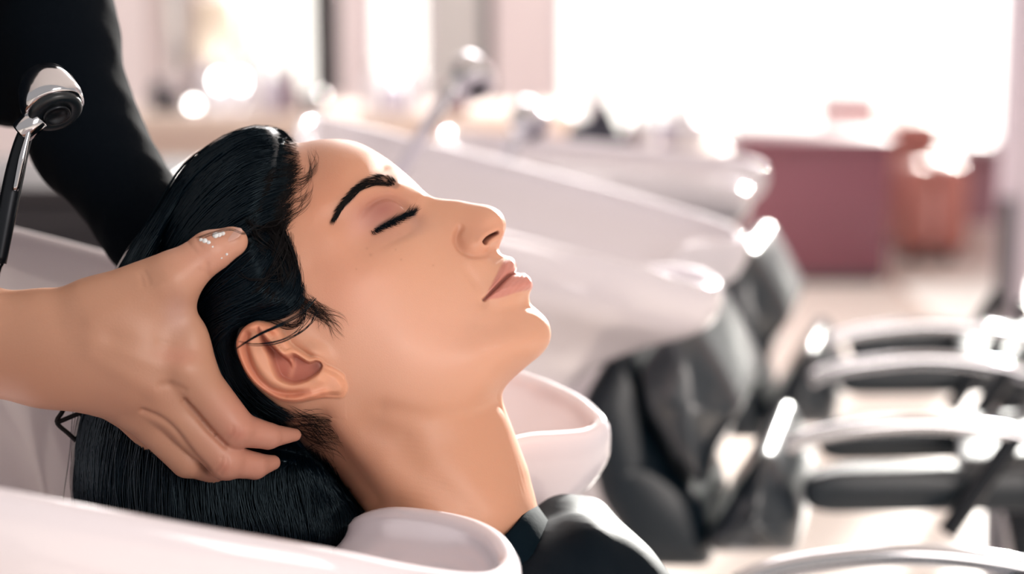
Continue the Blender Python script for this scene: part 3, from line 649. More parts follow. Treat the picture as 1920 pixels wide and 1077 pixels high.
# fingers are kept apart: blend each finger group on its own, then unite with small radius
def hand_field(X, Y, Z, fore=True):
    def grp(ix):
        F = None
        for i in ix:
            a, b, ra, rb, zs, k = hc[i]; d = rcone(X, Y, Z, a, b, ra, rb, zs); F = d if F is None else smin(F, d, k)
        return F
    palm = grp(([0, 1] if fore else [])+[2, 3, 4, 5, 6, 7, 12, 13]); F = smin(palm, grp([8, 9, 10, 11]), 34)
    fin = grp([14, 15, 16]); mid = grp([17, 18, 19]); rin = grp([20, 21, 22]); lit = grp([23, 24, 25])
    G = smin(fin, mid, 2.5); G = smin(G, rin, 2.5); G = smin(G, lit, 2.5); return smin(F, G, 15)
def build_hand(h=3.4, fore=True):
    lo = np.array([-330 if fore else -40, 400, 40.]); hi = np.array([600, 930, 385.]); xs = [np.arange(lo[k], hi[k], h) for k in range(3)]; X, Y, Z = np.meshgrid(*xs, indexing='ij')
    V, Q = surface_nets(hand_field(X, Y, Z, fore).astype(np.float32), lo, h); V = relax(V, Q, 2); N = vnormals(V, Q)
    k = FPX/(FPX-V[:, 2]); px = CX+(V[:, 0]-CX)*k; py = CY+(V[:, 1]-CY)*k; top = sm(-.2, .4, N[:, 2]); d = np.zeros(len(V))
    C = np.ones((len(V), 3))*np.array([.47, .25, .165])
    def mixc(col, w): C[:] = C*(1-w[:, None])+np.array(col)*w[:, None]
    # knuckle bumps and creases, tendons, web folds
    for cx, cy, s_, a in ((345,690,22,5),(292,735,20,4),(250,760,18,3),(443,806,18,4),(422,872,17,4),(350,872,15,3),(322,520,22,3)): d += a*gauss(px, py, cx, cy, s_)
    for pl, a, s_ in (([(345,754),(366,775),(392,806),(422,836)],-8,3.4),([(348,752),(330,735),(318,722)],-2.5,5),([(300,640),(330,650),(352,655)],-.8,4),
            ([(300,722),(325,722),(345,732)],-2.5,5),([(268,770),(300,785),(326,806),(360,850),(392,886)],-5.5,4),([(426,822),(436,812),(436,800)],-1.6,2),([(436,826),(446,815),(447,803)],-1.5,2),
            ([(405,880),(415,868),(416,858)],-1.5,2),([(414,886),(424,872),(425,860)],-1.5,2),([(396,524),(391,510),(388,496)],-2.5,3.5),([(352,452),(358,464),(366,472)],-1.2,2),([(368,447),(373,458),(380,466)],-1.2,2),
            ([(390,515),(380,508),(372,506)],-1.2,2.5),([(270,510),(276,520),(280,532)],-1.5,3),([(262,514),(266,524),(268,536)],-1.2,3)):
        d += a*top*np.exp(-.5*(pdist(px, py, catmull(pl, 16))/s_)**2)
    for a, b, s_, am in (((170,640),(335,690),13,2.6),((170,665),(285,735),12,2.2),((175,600),(300,545),14,3)): d += am*top*np.exp(-.5*(pdist(px, py, [a, b])/s_)**2)
    d -= 3*top*np.exp(-.5*(pdist(px, py, [(210,640),(300,670)])/16)**2); d -= 6*top*gauss(px, py, 318, 628, 26, 40, 20)
    nse = np.sin(px*.31+py*.13)*np.sin(py*.27-px*.09)
    mixc((.55, .27, .20), .6*gauss(px, py, 400, 480, 60, 40)); mixc((.54, .24, .18), .6*sm(330, 470, px)*sm(690, 780, py)); mixc((.40, .19, .115), .55*(1-sm(60, 210, px))*sm(600, 720, py))  # lower wrist and hand edge: fall-off of light painted darker
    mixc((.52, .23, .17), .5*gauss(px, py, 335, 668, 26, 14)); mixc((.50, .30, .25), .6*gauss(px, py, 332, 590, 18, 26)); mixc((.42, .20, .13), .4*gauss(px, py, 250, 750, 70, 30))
    for q, s_ in (((449,815),8),((420,875),8),((437,810),7)): mixc((.45, .17, .12), .5*gauss(px, py, *q, s_))
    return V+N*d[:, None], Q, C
Vh, Qh, Ch = build_hand()
# rest of the stylist (torso, upper arms) joined to the same body
def sleeve_me(name, caps, lo, hi, h=11, fold=2.5):
    V, Q = sdf_mesh(caps, lo, hi, h, 40, lambda X, Y, Z, F: F+fold*np.sin(Y*.05+X*.03+Z*.02)*np.sin(X*.02+Z*.06)); V = relax(V, Q, 2); return mesh_from(name, HW(V), [Q])
Vf, Qf, Cf = build_hand(5.0, False); ang = math.radians(50); c_, s_ = math.cos(ang), math.sin(ang)
X_ = Vf[:, 0]-95; Y_ = Vf[:, 1]-650; Vf = np.stack([330+X_*c_-Y_*s_, 480+X_*s_+Y_*c_, -Vf[:, 2]+6], 1)
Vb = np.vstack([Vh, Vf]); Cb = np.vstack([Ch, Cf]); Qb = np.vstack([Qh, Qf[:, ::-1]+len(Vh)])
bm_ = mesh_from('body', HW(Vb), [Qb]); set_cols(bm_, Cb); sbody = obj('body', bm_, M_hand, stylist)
M_top = mat('black_knit', srgb(3, 9, 17), rough=.9, spec=.08, sheen=.03, bump=(420, .35, .001))
far = [((-260,-300,-380),(-70,90,-380),170,120,1,60),((-40,-420,-330),(18,20,-330),150,126,1,50),((18,20,-330),(92,235,-320),126,110,1,50),((92,235,-320),(235,425,-280),110,94,1,40),((235,425,-280),(330,500,-240),92,66,1,40)]
obj('sleeve', sleeve_me('sleeve', far, (-480, -640, -640), (480, 620, -100), 10), M_top, stylist)
near = [((-330,600,235),(-640,545,180),132,150,1,40),((-640,545,180),(-560,-200,60),150,175,1,60)]
obj('sleeve', sleeve_me('sleeve', near, (-880, -500, -220), (-150, 780, 480), 14), M_top, stylist)
tor = [((-330,-300,-200),(-450,700,-160),300,300,.8,60),((-520,-380,60),(40,-400,-330),180,150,1,80),((-450,700,-160),(-470,2500,-200),300,260,.9,80)]
obj('top', sleeve_me('top', tor, (-900, -700, -700), (360, 2900, 420), 22), M_top, stylist)
# thumb nail and foam
M_nail = mat('nail', (.62, .36, .29, 1), rough=.2, spec=.6, coat=.5)
M_foam = mat('lather', (.75, .75, .76, 1), rough=.25, spec=.6, coat=.6, sss=.2)
def patch(name, cx, cy, a, b, ang, z0, tilt, m, par, n=16, thick=3):
    r = np.linspace(.02, 1, n); th = np.linspace(0, 2*math.pi, 40, endpoint=False); Rg, T = np.meshgrid(r, th, indexing='ij'); u = Rg*np.cos(T)*a; v = Rg*np.sin(T)*b
    c, s = math.cos(ang), math.sin(ang); x = cx+u*c-v*s; y = cy+u*s+v*c; z = z0+tilt*v-.012*v*v*2.2-.002*u*u+thick*np.sqrt(np.clip(1-Rg**4, 0, 1))
    V = np.stack([x, y, z], -1).reshape(-1, 3); i = np.arange(n*40).reshape(n, 40); j = np.roll(i, -1, 1)
    return obj(name, mesh_from(name, HW(V), [np.stack([i[:-1], j[:-1], j[1:], i[1:]], -1).reshape(-1, 4), i[0][None]]), m, par)
nl = hp(431, 441, 274); patch('thumbnail', nl[0], nl[1], 23, 11, math.radians(-22), 272, 1.15, M_nail, sbody)
fm = []
for (px, py, r_, z) in ((384,452,5,294),(391,455,4,295),(377,450,3.5,292),(404,441,6,288),(411,440,5,287),(418,438,4,284),(398,463,2.5,296),(425,477,2.5,285),(415,484,2,288)):
    q = hp(px, py, z); V = lathe_me('l', [(.0002, -r_*.5/U0), (r_*.8/U0, -r_*.3/U0), (r_/U0, 0), (r_*.8/U0, r_*.35/U0), (.0002, r_*.5/U0)], HW([q])[0], (-.1, -.8, .4), 14); fm.append(V)
ml = join_me('lather', fm); obj('lather', ml, M_foam, sbody)
M_wet = mat('wet_film', (.62, .40, .34, 1), rough=.12, spec=.8, coat=1)
# ================================================================ shampoo basins
M_cer = mat('ceramic', srgb(224, 218, 225), rough=.12, spec=.5, coat=.6)
RIM = [(-150,905,.868),(0,945,.86),(300,1003,.875),(600,1055,.90),(780,1090,.93),(900,1102,.955),(950,1078,.985),(934,1032,1.01),(885,1000,1.035),(810,982,1.06),(730,976,1.085),
       (672,992,1.11),(690,1015,1.15),(760,1005,1.19),(850,940,1.22),(930,860,1.238),(985,836,1.25),(1055,830,1.262),(1100,825,1.27),(1124,810,1.28),(1112,788,1.295),(1070,755,1.32),(965,712,1.35),
       (700,628,1.38),(300,518,1.40),(0,440,1.42),(-130,420,1.39),(-240,490,1.28),(-300,640,1.12),(-270,790,.96)]
rim3 = np.array([P(*q) for q in RIM])
def basin_mesh():
    c = catmull(rim3, 260, True); ctr = P(190, 860, 1.14); ctr[2] -= .10; n = len(c)
    out = c-ctr; out[:, 2] = 0; tg = np.roll(c, -1, 0)-np.roll(c, 1, 0); tg[:, 2] = 0; nr = np.stack([tg[:, 1], -tg[:, 0], tg[:, 0]*0], 1)
    for _ in range(4): nr = (np.roll(nr, 1, 0)+nr+np.roll(nr, -1, 0))
    nr /= np.linalg.norm(nr, axis=1, keepdims=True)+1e-9
    if np.mean(np.sum(nr*out, 1)) < 0: nr = -nr
    rings = []; zf = ctr[2]-.06
    def ring(a, dz, o, pw=None):
        q = c*(1-a)+ctr*a; z = c[:, 2]*(1-(a if pw is None else pw))+zf*(a if pw is None else pw)+dz; q = q+nr*o; q[:, 2] = z; return q
    for a, pw in ((.985,.999),(.9,.99),(.75,.86),(.6,.62),(.45,.42),(.33,.29),(.22,.21),(.13,.15),(.07,.11),(.03,.06),(.012,.03)): rings.append(ring(a, 0, -.006, pw))
    for o, dz in ((-.006,.0),(-.0055,.003),(-.003,.0062),(0,.0075),(.004,.0062),(.0068,.002),(.0075,-.004)): rings.append(ring(0, dz, o, 0))
    for a, pw in ((0,.02),(.006,.05),(.02,.10),(.045,.16),(.085,.21),(.15,.26),(.25,.33),(.38,.43),(.5,.56),(.6,.72),(.68,.95),(.7,1.3),(.71,1.9)): rings.append(ring(a, -.012, .0075, pw))
    V = np.array(rings).reshape(-1, 3); m = len(rings); i = np.arange(m*n).reshape(m, n); j = np.roll(i, -1, 1); V = np.vstack([V, rings[0].mean(0)[None]])
    return mesh_from('basin', V, [np.stack([i[:-1], j[:-1], j[1:], i[1:]], -1).reshape(-1, 4), np.stack([np.full(n, len(V)-1), j[0], i[0]], -1), i[-1][None]]), ctr
M_blackp = mat('black_plastic', srgb(14, 22, 28), rough=.35)
M_chrome = mat('chrome', (.60, .60, .63, 1), rough=.12, metal=1)
M_dark = mat('dark_metal', srgb(30, 34, 40), rough=.3, metal=.6)
def clone(root, off, label=None):
    def cp_(o, par):
        c = o.copy(); COL.objects.link(c)
        if par is not None: c.parent = par
        for ch in o.children: cp_(ch, c)
        return c
    r = cp_(root, None); r.location = Vector(root.location)+Vector(off)
    if label: r['label'] = label
    return r
bme, bctr = basin_mesh()
bo = np.array([bctr[0], bctr[1], 0.0])
basin = thing('shampoo_basin', bo, 'nearest glossy white shampoo basin holding the wet head and hair', 'basin', 'white shampoo basins in a row')
bowl = obj('bowl', bme, M_cer, basin)
ped = lathe_me('pedestal', [(.13, -.86), (.12, -.84), (.085, -.2), (.10, -.12), (.14, -.05)], (bctr-AXIS*.10)-ZUP*.04, (0, 0, 1), 32); obj('pedestal', ped, M_cer, basin)
dr = hp(634, 1012, -60)
clone(basin, ROW*.85, 'second white shampoo basin, its pointed lip behind the face')
b3 = clone(basin, ROW*1.75+AXIS*.075+ZUP*-.05, 'farthest white shampoo basin, in front of the plum red desk')
b3.rotation_euler = Matrix.Rotation(math.radians(-9), 3, Vector(ROW)).to_euler()
# drain fittings / mottled patch inside near lobe
def hose(name, dome_px, d, sc, label, ang=0.0, hm=None, fm_=None):
    o = P(*dome_px, d); t = thing('hand_shower', o, label, 'hand shower', 'chrome hand showers on the basins'); R_ = sc
    ca, sa = math.cos(ang), math.sin(ang)
    def L(x, y, z): return o+(RR*(x*ca-y*sa)+UU*(x*sa+y*ca)-FF*z)*R_
    ax = RR*.40*ca*1+UU*-.80-FF*.45; ax = ax/np.linalg.norm(ax)
    sc_ = lambda pr: [(p_*R_, q_*R_) for p_, q_ in pr]
    obj('head', lathe_me('head', sc_([(.001,-.046),(.012,-.044),(.022,-.036),(.028,-.022),(.031,-.006),(.030,.004),(.027,.006)]), L(-.004, .004, 0), ax, 40), M_chrome, t)
    f = obj('spray_face', lathe_me('spray_face', sc_([(.027,.004),(.0265,.010),(.024,.0125),(.014,.0125),(.0138,.010),(.001,.010)]), L(-.004, .004, 0), ax, 40), fm_ or M_blackp, t)
    obj('nozzle_ring', lathe_me('nozzle_ring', sc_([(.0135,.0085),(.0135,.014),(.0115,.015),(.0112,.011),(.001,.0105)]), L(-.004, .004, 0), ax, 32), M_dark, f)
    obj('collar', lathe_me('collar', sc_([(.010,-.012),(.012,-.01),(.012,.012),(.009,.014)]), L(-.026,-.016,.004), RR*.6+UU*.55, 24), M_chrome, t)
    obj('handle', tube_me('handle', [L(-.028,-.018,.002), L(-.036,-.04,.0), L(-.046,-.085,.0), L(-.058,-.15,.0)], 0, 24, 16, taper=np.array([.0075,.0095,.0095,.0085])*R_), hm or M_dark, t)
    obj('lever', tube_me('lever', [L(-.024,-.02,.012), L(-.03,-.045,.014), L(-.038,-.08,.012)], 0, 16, 10, taper=np.array([.002,.004,.003])*R_), M_chrome, t)
    obj('hose', tube_me('hose', [L(-.056,-.145,0), L(-.075,-.19,0), L(-.14,-.25,-.02), L(-.2,-.27,-.06)], .006*R_, 24, 10), M_chrome, t)
    for ch in t.children: pass
    return t
M_pale = mat('satin_steel', srgb(205, 200, 210), rough=.3, metal=.4)
hose('h', (107, 205), 1.12, .58, 'chrome hand shower with black spray face beside the black sleeve')
hose('h', (893, 163), 2.1, .8, 'blurred chrome hand shower standing up behind the forehead', -.35, M_pale, M_pale)
hose('h', (1003, 243), 2.95, 1.0, 'small blurred chrome hand shower on the farthest basin', -.1, M_pale, M_pale)
# ================================================================ salon chairs
M_lea = mat('black_leather', srgb(12, 26, 36), rough=.33, spec=.5, bump=(180, .12, .001))
M_leag = mat('grey_leather', srgb(34, 42, 50), rough=.3, spec=.8, coat=.3, bump=(180, .1, .001))
def prism(name, pts2, y0, y1, bev, m, par):
    """pts2: outline seen at the near side of the chair (image px at depth CD), extruded along the row from y0 to y1 (m)"""
    n = 72; c = catmull(pts2, n, True); raw = np.vstack([np.linspace(pts2[i], pts2[(i+1) % len(pts2)], 12, endpoint=False) for i in range(len(pts2))])
    L_ = np.concatenate([[0], np.cumsum(np.hypot(*np.diff(np.vstack([raw, raw[:1]]), axis=0).T))]); u = np.linspace(0, L_[-1], n, endpoint=False)
    c = np.stack([np.interp(u, L_, np.append(raw[:, k], raw[0, k])) for k in (0, 1)], 1)
    for _ in range(3): c = (np.roll(c, 1, 0)+2*c+np.roll(c, -1, 0))/4
    g = c.mean(0); W3 = np.array([P(px, py, CD) for px, py in c]); G3 = P(g[0], g[1], CD); r = np.linalg.norm(W3-G3, axis=1, keepdims=True); rings = []
    th = np.linspace(0, math.pi/2, 7)
    for t_ in th: rings.append(G3+(W3-G3)*np.clip(1-bev*(1-math.sin(t_))/r, .2, 1)+ROW*(y0+bev*(1-math.cos(t_))))
    for t_ in th[::-1]: rings.append(G3+(W3-G3)*np.clip(1-bev*(1-math.sin(t_))/r, .2, 1)+ROW*(y1-bev*(1-math.cos(t_))))
    V = np.array(rings).reshape(-1, 3); m_ = len(rings); i = np.arange(m_*n).reshape(m_, n); j = np.roll(i, -1, 1)
    return obj(name, mesh_from(name, V, [np.stack([i[:-1], j[:-1], j[1:], i[1:]], -1).reshape(-1, 4), i[0][None, ::-1], i[-1][None]]), m, par)
CD = 1.93; CW = .25
def chair_at():
    o = P(1600, 1000, CD)+ROW*CW/2; o[2] = 0
    t = thing('salon_chair', o, 'reclined black leather chair of the second basin, with chrome arms', 'chair', 'reclining salon chairs at the basins')
    prism('backrest', [(1262,602),(1300,606),(1345,680),(1392,772),(1372,800),(1335,850),(1318,930),(1262,870),(1205,780),(1190,700)], -.02, CW+.02, .045, M_leag, t)
    prism('back_shell', [(1150,640),(1180,690),(1200,800),(1250,900),(1310,960),(1330,1090),(1200,1090),(1110,960),(1070,780)], .02, CW-.02, .03, M_lea, t)
    prism('lower_cushion', [(1428,848),(1452,860),(1504,975),(1494,1045),(1330,1046),(1318,1015),(1372,930)], -.02, CW+.02, .045, M_leag, t)
    rail = [(1495,905),(1560,885),(1990,880),(2120,890),(2130,955),(1990,965),(1505,965)]
    prism('seat_rail', rail, .0, .045, .015, M_lea, t); prism('seat_rail', rail, CW-.045, CW, .015, M_lea, t)
    prism('seat', [(1790,870),(1990,862),(2120,880),(2130,955),(1990,965),(1800,960)], .01, CW-.01, .03, M_lea, t)
    for y in (-.03, CW+.03):
        pts = [(1478,826),(1520,808),(1600,792),(1720,782),(1830,790),(1930,812),(2030,860),(2080,930)]
        arm = obj('armrest', tube_me('armrest', [P(px, py, CD)+ROW*y for px, py in pts], .0085, 50, 14), M_chrome, t)
        obj('arm_strut', tube_me('arm_strut', [P(px, py, CD)+ROW*y for px, py in [(1902,806),(1850,880),(1775,985)]], .010, 20, 12), M_dark, t)
        obj('arm_strut', tube_me('arm_strut', [P(px, py, CD)+ROW*y for px, py in [(1960,826),(1980,900),(1990,960)]], .010, 20, 12), M_dark, t)
    c = P(1930, 960, CD)+ROW*CW/2
    obj('base_column', lathe_me('base_column', [(.03, -c[2]+.03), (.03, 0)], c, (0, 0, 1), 24), M_chrome, t)
    obj('base_plate', lathe_me('base_plate', [(.01, .03-c[2]+.012), (.24, .03-c[2]), (.27, .012-c[2]), (.27, -c[2]+.001)], c, (0, 0, 1), 40), M_chrome, t)
    return t
ch = chair_at()
c3 = clone(ch, ROW*.58+ZUP*-.012, 'farther reclined black leather chair beyond the second basin')
for x_ in [q for q in c3.children if q.name.startswith('armrest')][1:]: bpy.data.objects.remove(x_)
c1 = clone(ch, -ROW*.735, 'nearest reclined chair, only its chrome arm in view at the bottom right')
for x_ in [q for q in c1.children if q.name.split('.')[0] in ('side_bolster', 'backrest')]: bpy.data.objects.remove(x_)
# ================================================================ the room
M_wall = mat('wall_paint', srgb(232, 222, 224), rough=.7, var=(3, .03)); M_floor = mat('floor_tile', srgb(232, 222, 214), rough=.28, spec=.5, var=(2, .06)); M_ceil = mat('ceiling_paint', srgb(235, 232, 232), rough=.9)
WY = 8.6
def wx(px, d=WY*1.0): return (px-CX)/FPX*d
def wz(py, d=WY): return P(CX, py, d/ (cp+ (-(py-CY)/FPX)*sp))[2]
def struct(name, me, m, parent=None): o = obj(name, me, m, parent); o['kind'] = 'structure'; return o
def wbox(name, px0, px1, z0, z1, y0, y1, m, bev=0.0, parent=None, kind=None):
    yc = y0; s = yc/cp if False else yc
    # horizontal pixel spans hold at depth y0 (front face)
    k = (yc*cp+(CAMH-min(max(.8, z0), z1))*sp)/FPX
    me = box_me(name, ((px0-CX)*k, y0, z0), ((px1-CX)*k, y1, z1), bev); o = obj(name, me, m, parent)
    if kind: o['kind'] = kind
    return o
struct('floor', box_me('floor', (-8, -7, -.1), (7, 10.4, 0)), M_floor)
M_darkc = mat('dark_cabinet', srgb(42, 38, 44), rough=.5); M_joint = mat('floor_joint', srgb(180, 165, 155), rough=.8)
struct('ceiling', box_me('ceiling', (-6, -.5, 3.5), (7, WY+.2, 3.6)), M_ceil)
H3 = 3.5
M_pier = mat('pier_paint', srgb(226, 214, 217), rough=.7); M_grey = mat('grey_panel', srgb(196, 194, 194), rough=.6); M_darkf = mat('dark_frame', srgb(70, 68, 74), rough=.45); M_pink = mat('plum_paint', srgb(150, 112, 124), rough=.6)
M_cream = mat('cream_shade', srgb(246, 232, 214), rough=.7); M_cnt = mat('counter_top', srgb(226, 210, 200), rough=.35)
w = thing('wall_back', (0, WY, 0), None, None); w['kind'] = 'structure'; del w['o']; w['o'] = (0., WY, 0.)
def wp(name, px0, px1, z0, z1, m, y0=WY, y1=WY+.2): return wbox(name, px0, px1, z0, z1, y0, y1, m, 0, w)
wp('pier', -2400, 395, 0, H3, M_wall); wp('pier', 600, 690, 0, H3, M_pier); wp('grey_panel', 806, 905, 0, H3, M_grey); wp('corner_strip', 903, 925, 0, H3, M_darkf); wp('pier', 922, 1043, 0, H3, M_pier)
wp('pier', 1900, 2000, 0, H3, M_pier); wp('low_wall', 2000, 4300, 0, .36, M_pink)
wp('low_wall', 395, 600, 0, .55, M_wall); wp('low_wall', 690, 806, 0, .42, M_wall); wp('low_wall', 1043, 1900, 0, .36, M_pink)
wp('head_band', 395, 4300, 3.25, H3, M_wall)
M_glass = bpy.data.materials.new('glass'); M_glass.use_nodes = True; nt = M_glass.node_tree; nt.nodes.remove(nt.nodes['Principled BSDF'])
tr = nt.nodes.new('ShaderNodeBsdfTransparent'); gl = nt.nodes.new('ShaderNodeBsdfGlossy'); mx = nt.nodes.new('ShaderNodeMixShader'); fz = nt.nodes.new('ShaderNodeFresnel'); fz.inputs[0].default_value = 1.35
tr.inputs[0].default_value = (.97, .98, .98, 1); gl.inputs['Roughness'].default_value = .02
nt.links.new(fz.outputs[0], mx.inputs[0]); nt.links.new(tr.outputs[0], mx.inputs[1]); nt.links.new(gl.outputs[0], mx.inputs[2]); nt.links.new(mx.outputs[0], nt.nodes['Material Output'].inputs[0])
M_frame = mat('window_frame', srgb(224, 214, 222), rough=.5)
for i, (a, b, z0, mull) in enumerate(((395, 600, .55, (462,)), (690, 806, .42, ()), (1043, 1900, .36, (1115, 1272)), (2000, 4200, .36, (2700, 3400))), 1):
    pane = wbox('window_%d' % i, a, b, z0, 3.25, WY+.09, WY+.1, M_glass); pane['kind'] = 'structure'
    for q in (a+3, b-3)+tuple(mull): wbox('frame', q-(9 if q != 1115 else 16), q+(9 if q != 1115 else 16), z0, 3.25, WY+.04, WY+.14, M_frame, .01, pane)
    wbox('sill', a-5, b+5, z0-.03, z0, WY-.08, WY+.2, M_frame, .008, pane)
struct('wall_right', box_me('wall_right', (6.8, 4.2, 0), (7.0, WY, 3.5)), M_wall)
M_pave = mat('paving', srgb(225, 222, 218), rough=.9, var=(1, .05)); struct('pavement', box_me('pavement', (-60, WY+.25, -.12), (60, 500, -.02)), M_pave)
# styling stations along the left: counter, mirrors, bottles, bulbs
def T(name, px, py, d, label, cat, group=None):
    o = P(px, py, d); return thing(name, o, label, cat, group)
k5 = 5.6
t = thing('counter', (-.6, k5, 0), 'long pale counter under the mirrors behind the basins', 'counter')
obj('top', box_me('top', (wx(225, k5), k5-.1, .70), (wx(1075, k5), k5+.35, .74), .01), M_cnt, t)
obj('front_panel', box_me('front_panel', (wx(235, k5), k5-.05, .05), (wx(1065, k5), k5+.33, .70), .01), mat('counter_front', srgb(205, 185, 176), rough=.5), t)
M_mir = mat('mirror_glass', (.86, .87, .9, 1), rough=.03, metal=1)
def mirror(px0, px1, z0, label, fm, ang=0):
    t = thing('mirror', (wx((px0+px1)/2, k5+.3), k5+.3, z0), label, 'mirror', 'mirrors above the counter'); x0, x1 = wx(px0, k5+.3), wx(px1, k5+.3); y = k5+.3
    obj('mirror_glass', box_me('mirror_glass', (x0, y, z0), (x1, y+.01, 2.1), .002), M_mir, t)
    obj('frame', join_me('frame', [box_me('f', (x0-.02, y-.02, z0-.02), (x0+.03, y+.03, 2.12)), box_me('f', (x1-.03, y-.02, z0-.02), (x1+.02, y+.03, 2.12)), box_me('f', (x0, y-.02, z0-.03), (x1, y+.03, z0+.03)), box_me('f', (x0, y-.02, 2.08), (x1, y+.03, 2.13))]), fm, t)
mirror(604, 626, .79, 'narrow mirror in a dark frame standing left of the plum pier', M_darkf)
mirror(296, 372, .79, 'tall narrow mirror beside the black sleeve', M_pier)
t = thing('table_lamp', P(405, 120, 5.7), 'cream shaded lamp behind the counter left of the window', 'lamp'); q = P(405, 110, 5.7)
obj('lamp_shade', lathe_me('lamp_shade', [(.075, -.0), (.055, .17), (.05, .18), (.045, .17), (.068, 0)], q, (0, 0, 1), 32), M_cream, t)
obj('lamp_stand', lathe_me('lamp_stand', [(.012, .74-q[2]+.02), (.012, .03)], q, (0, 0, 1), 16), M_chrome, t)
obj('lamp_base', lathe_me('lamp_base', [(.07, .741-q[2]), (.07, .752-q[2]), (.01, .765-q[2])], q, (0, 0, 1), 24), M_chrome, t)
M_bulb = mat('bulb_glow', (1, .97, .93, 1), emit=22)
def bulb(px, py, d, r, label):
    q = P(px, py, d); t = thing('globe_lamp', (q[0], q[1], .74), label, 'lamp', 'small globe lamps on the counter')
    obj('globe', lathe_me('globe', [(r*math.sin(a), -r*math.cos(a)) for a in np.linspace(.05, 3.0, 10)], q, (0, 0, 1), 16), M_bulb, t)
    obj('stem', lathe_me('stem', [(.006, .745-q[2]), (.006, -r*.9)], q, (0, 0, 1), 12), M_chrome, t)
    obj('foot', lathe_me('foot', [(.03, .7405-q[2]), (.03, .748-q[2]), (.006, .752-q[2])], q, (0, 0, 1), 16), M_chrome, t)
for px, py, r, lb in ((412,152,.017,'left one of the two bright globe lamps'),(452,152,.017,'right one of the two bright globe lamps'),(363,198,.012,'small globe lamp left of the bright pair')): bulb(px, py, 5.62, r, lb)
M_bot = [mat('white_bottle', srgb(236, 232, 240), rough=.3), mat('lilac_bottle', srgb(190, 180, 204), rough=.3), mat('dark_bottle', srgb(36, 38, 50), rough=.3), mat('plum_bottle', srgb(120, 82, 92), rough=.3)]
def bottle(px, d, z, r, h, m, label, grp='bottles on the counter'):
    q = P(px, 250, d); q[2] = z; t = thing('bottle', q, label, 'bottle', grp)
    obj('body', lathe_me('body', [(r*.9, 0), (r, .01), (r, h*.7), (r*.45, h*.8), (r*.4, h*.86)], q, (0, 0, 1), 20), m, t); obj('cap', lathe_me('cap', [(r*.5, h*.86), (r*.5, h), (r*.3, h*1.01)], q, (0, 0, 1), 16), M_chrome, t)
names = ['white', 'lilac', 'dark', 'plum']
for i, (px, r, h, m, extra) in enumerate(((300,.026,.10,2,'squat, at the left end of the counter'),(332,.018,.07,2,'low, second from the left end of the counter'),(386,.020,.16,0,'just left of the bright bulbs'),(431,.018,.20,0,'under the bright bulbs'),(480,.030,.17,0,'right of the bright bulbs'),(518,.022,.13,1,'left of the dark framed mirror'),
        (548,.020,.16,3,'slim, before the dark framed mirror'),(590,.030,.07,2,'low, at the foot of the dark framed mirror'),(700,.026,.14,0,'first under the middle window'),(738,.026,.10,1,'second under the middle window'),(776,.026,.15,0,'third under the middle window'),(855,.04,.10,3,'behind the hand shower'))):
    bottle(px, k5-.03, .74, r, h, M_bot[m], names[m]+' bottle, '+extra)
# seating by the window
M_plum = mat('plum_leather', srgb(112, 62, 76), rough=.38, spec=.5, bump=(60, .1, .002)); M_rust = mat('rust_leather', srgb(168, 104, 96), rough=.4, spec=.5); M_cush = mat('pink_cushion', srgb(226, 180, 178), rough=.6)
def sofa(name, px0, px1, y, label, m, h=.80, arms=True, cush=None, seat=.42):
    k = (y*cp+.5*sp)/FPX; x0, x1 = (px0-CX)*k, (px1-CX)*k; t = thing(name, ((x0+x1)/2, y, 0), label, 'sofa' if name == 'sofa' else 'armchair')
    obj('backrest', box_me('backrest', (x0, y+.45, .08), (x1, y+.65, h), .05, seg=4), m, t); obj('seat', box_me('seat', (x0+.06, y-.05, .08), (x1-.06, y+.5, seat), .05, seg=4), cush or m, t)
    for a in (x0, x1-.12): obj('armrest', box_me('armrest', (a, y-.08, .05), (a+.12, y+.6, h-.12), .04, seg=4), m, t)
    for a in (x0+.06, x1-.06):
        for b in (y, y+.55): obj('leg', box_me('leg', (a-.02, b-.02, 0), (a+.02, b+.02, .06), .004), M_dark, t)
    return t
k = 7.0
t = thing('reception_desk', (wx(1560, k), k, 0), 'plum red block shaped desk below the large window', 'desk')
obj('front_panel', box_me('front_panel', (wx(1395, k), k, .04), (wx(1672, k), k+.04, .50), .006), M_plum, t); obj('side_panel', box_me('side_panel', (wx(1672, k)-.04, k+.04, .04), (wx(1672, k), k+.35, .50), .006), M_plum, t)
obj('side_panel', box_me('side_panel', (wx(1395, k), k+.04, .04), (wx(1395, k)+.04, k+.35, .50), .006), M_plum, t); obj('desk_top', box_me('desk_top', (wx(1390, k), k-.02, .50), (wx(1677, k), k+.38, .53), .006), M_plum, t); obj('plinth', box_me('plinth', (wx(1400, k), k+.03, 0), (wx(1667, k), k+.33, .045)), M_darkf, t)
sofa('armchair', 1690, 1818, 7.55, 'rust coloured armchair with pink seat right of the plum desk', M_rust, .50, True, M_cush, .30)
t = thing('display_box', P(1590, 260, 8.62), 'pale pink box standing on the window sill behind the desk', 'box'); q = P(1590, 225, 8.62)
obj('carton', box_me('carton', q-[.12, .05, .13], q+[.12, .05, .09], .01), mat('pale_pink', srgb(236, 214, 218), rough=.6), t); obj('lid', box_me('lid', q-[.125, .055, -.09], q+[.125, .055, .12], .008), M_frame, t)
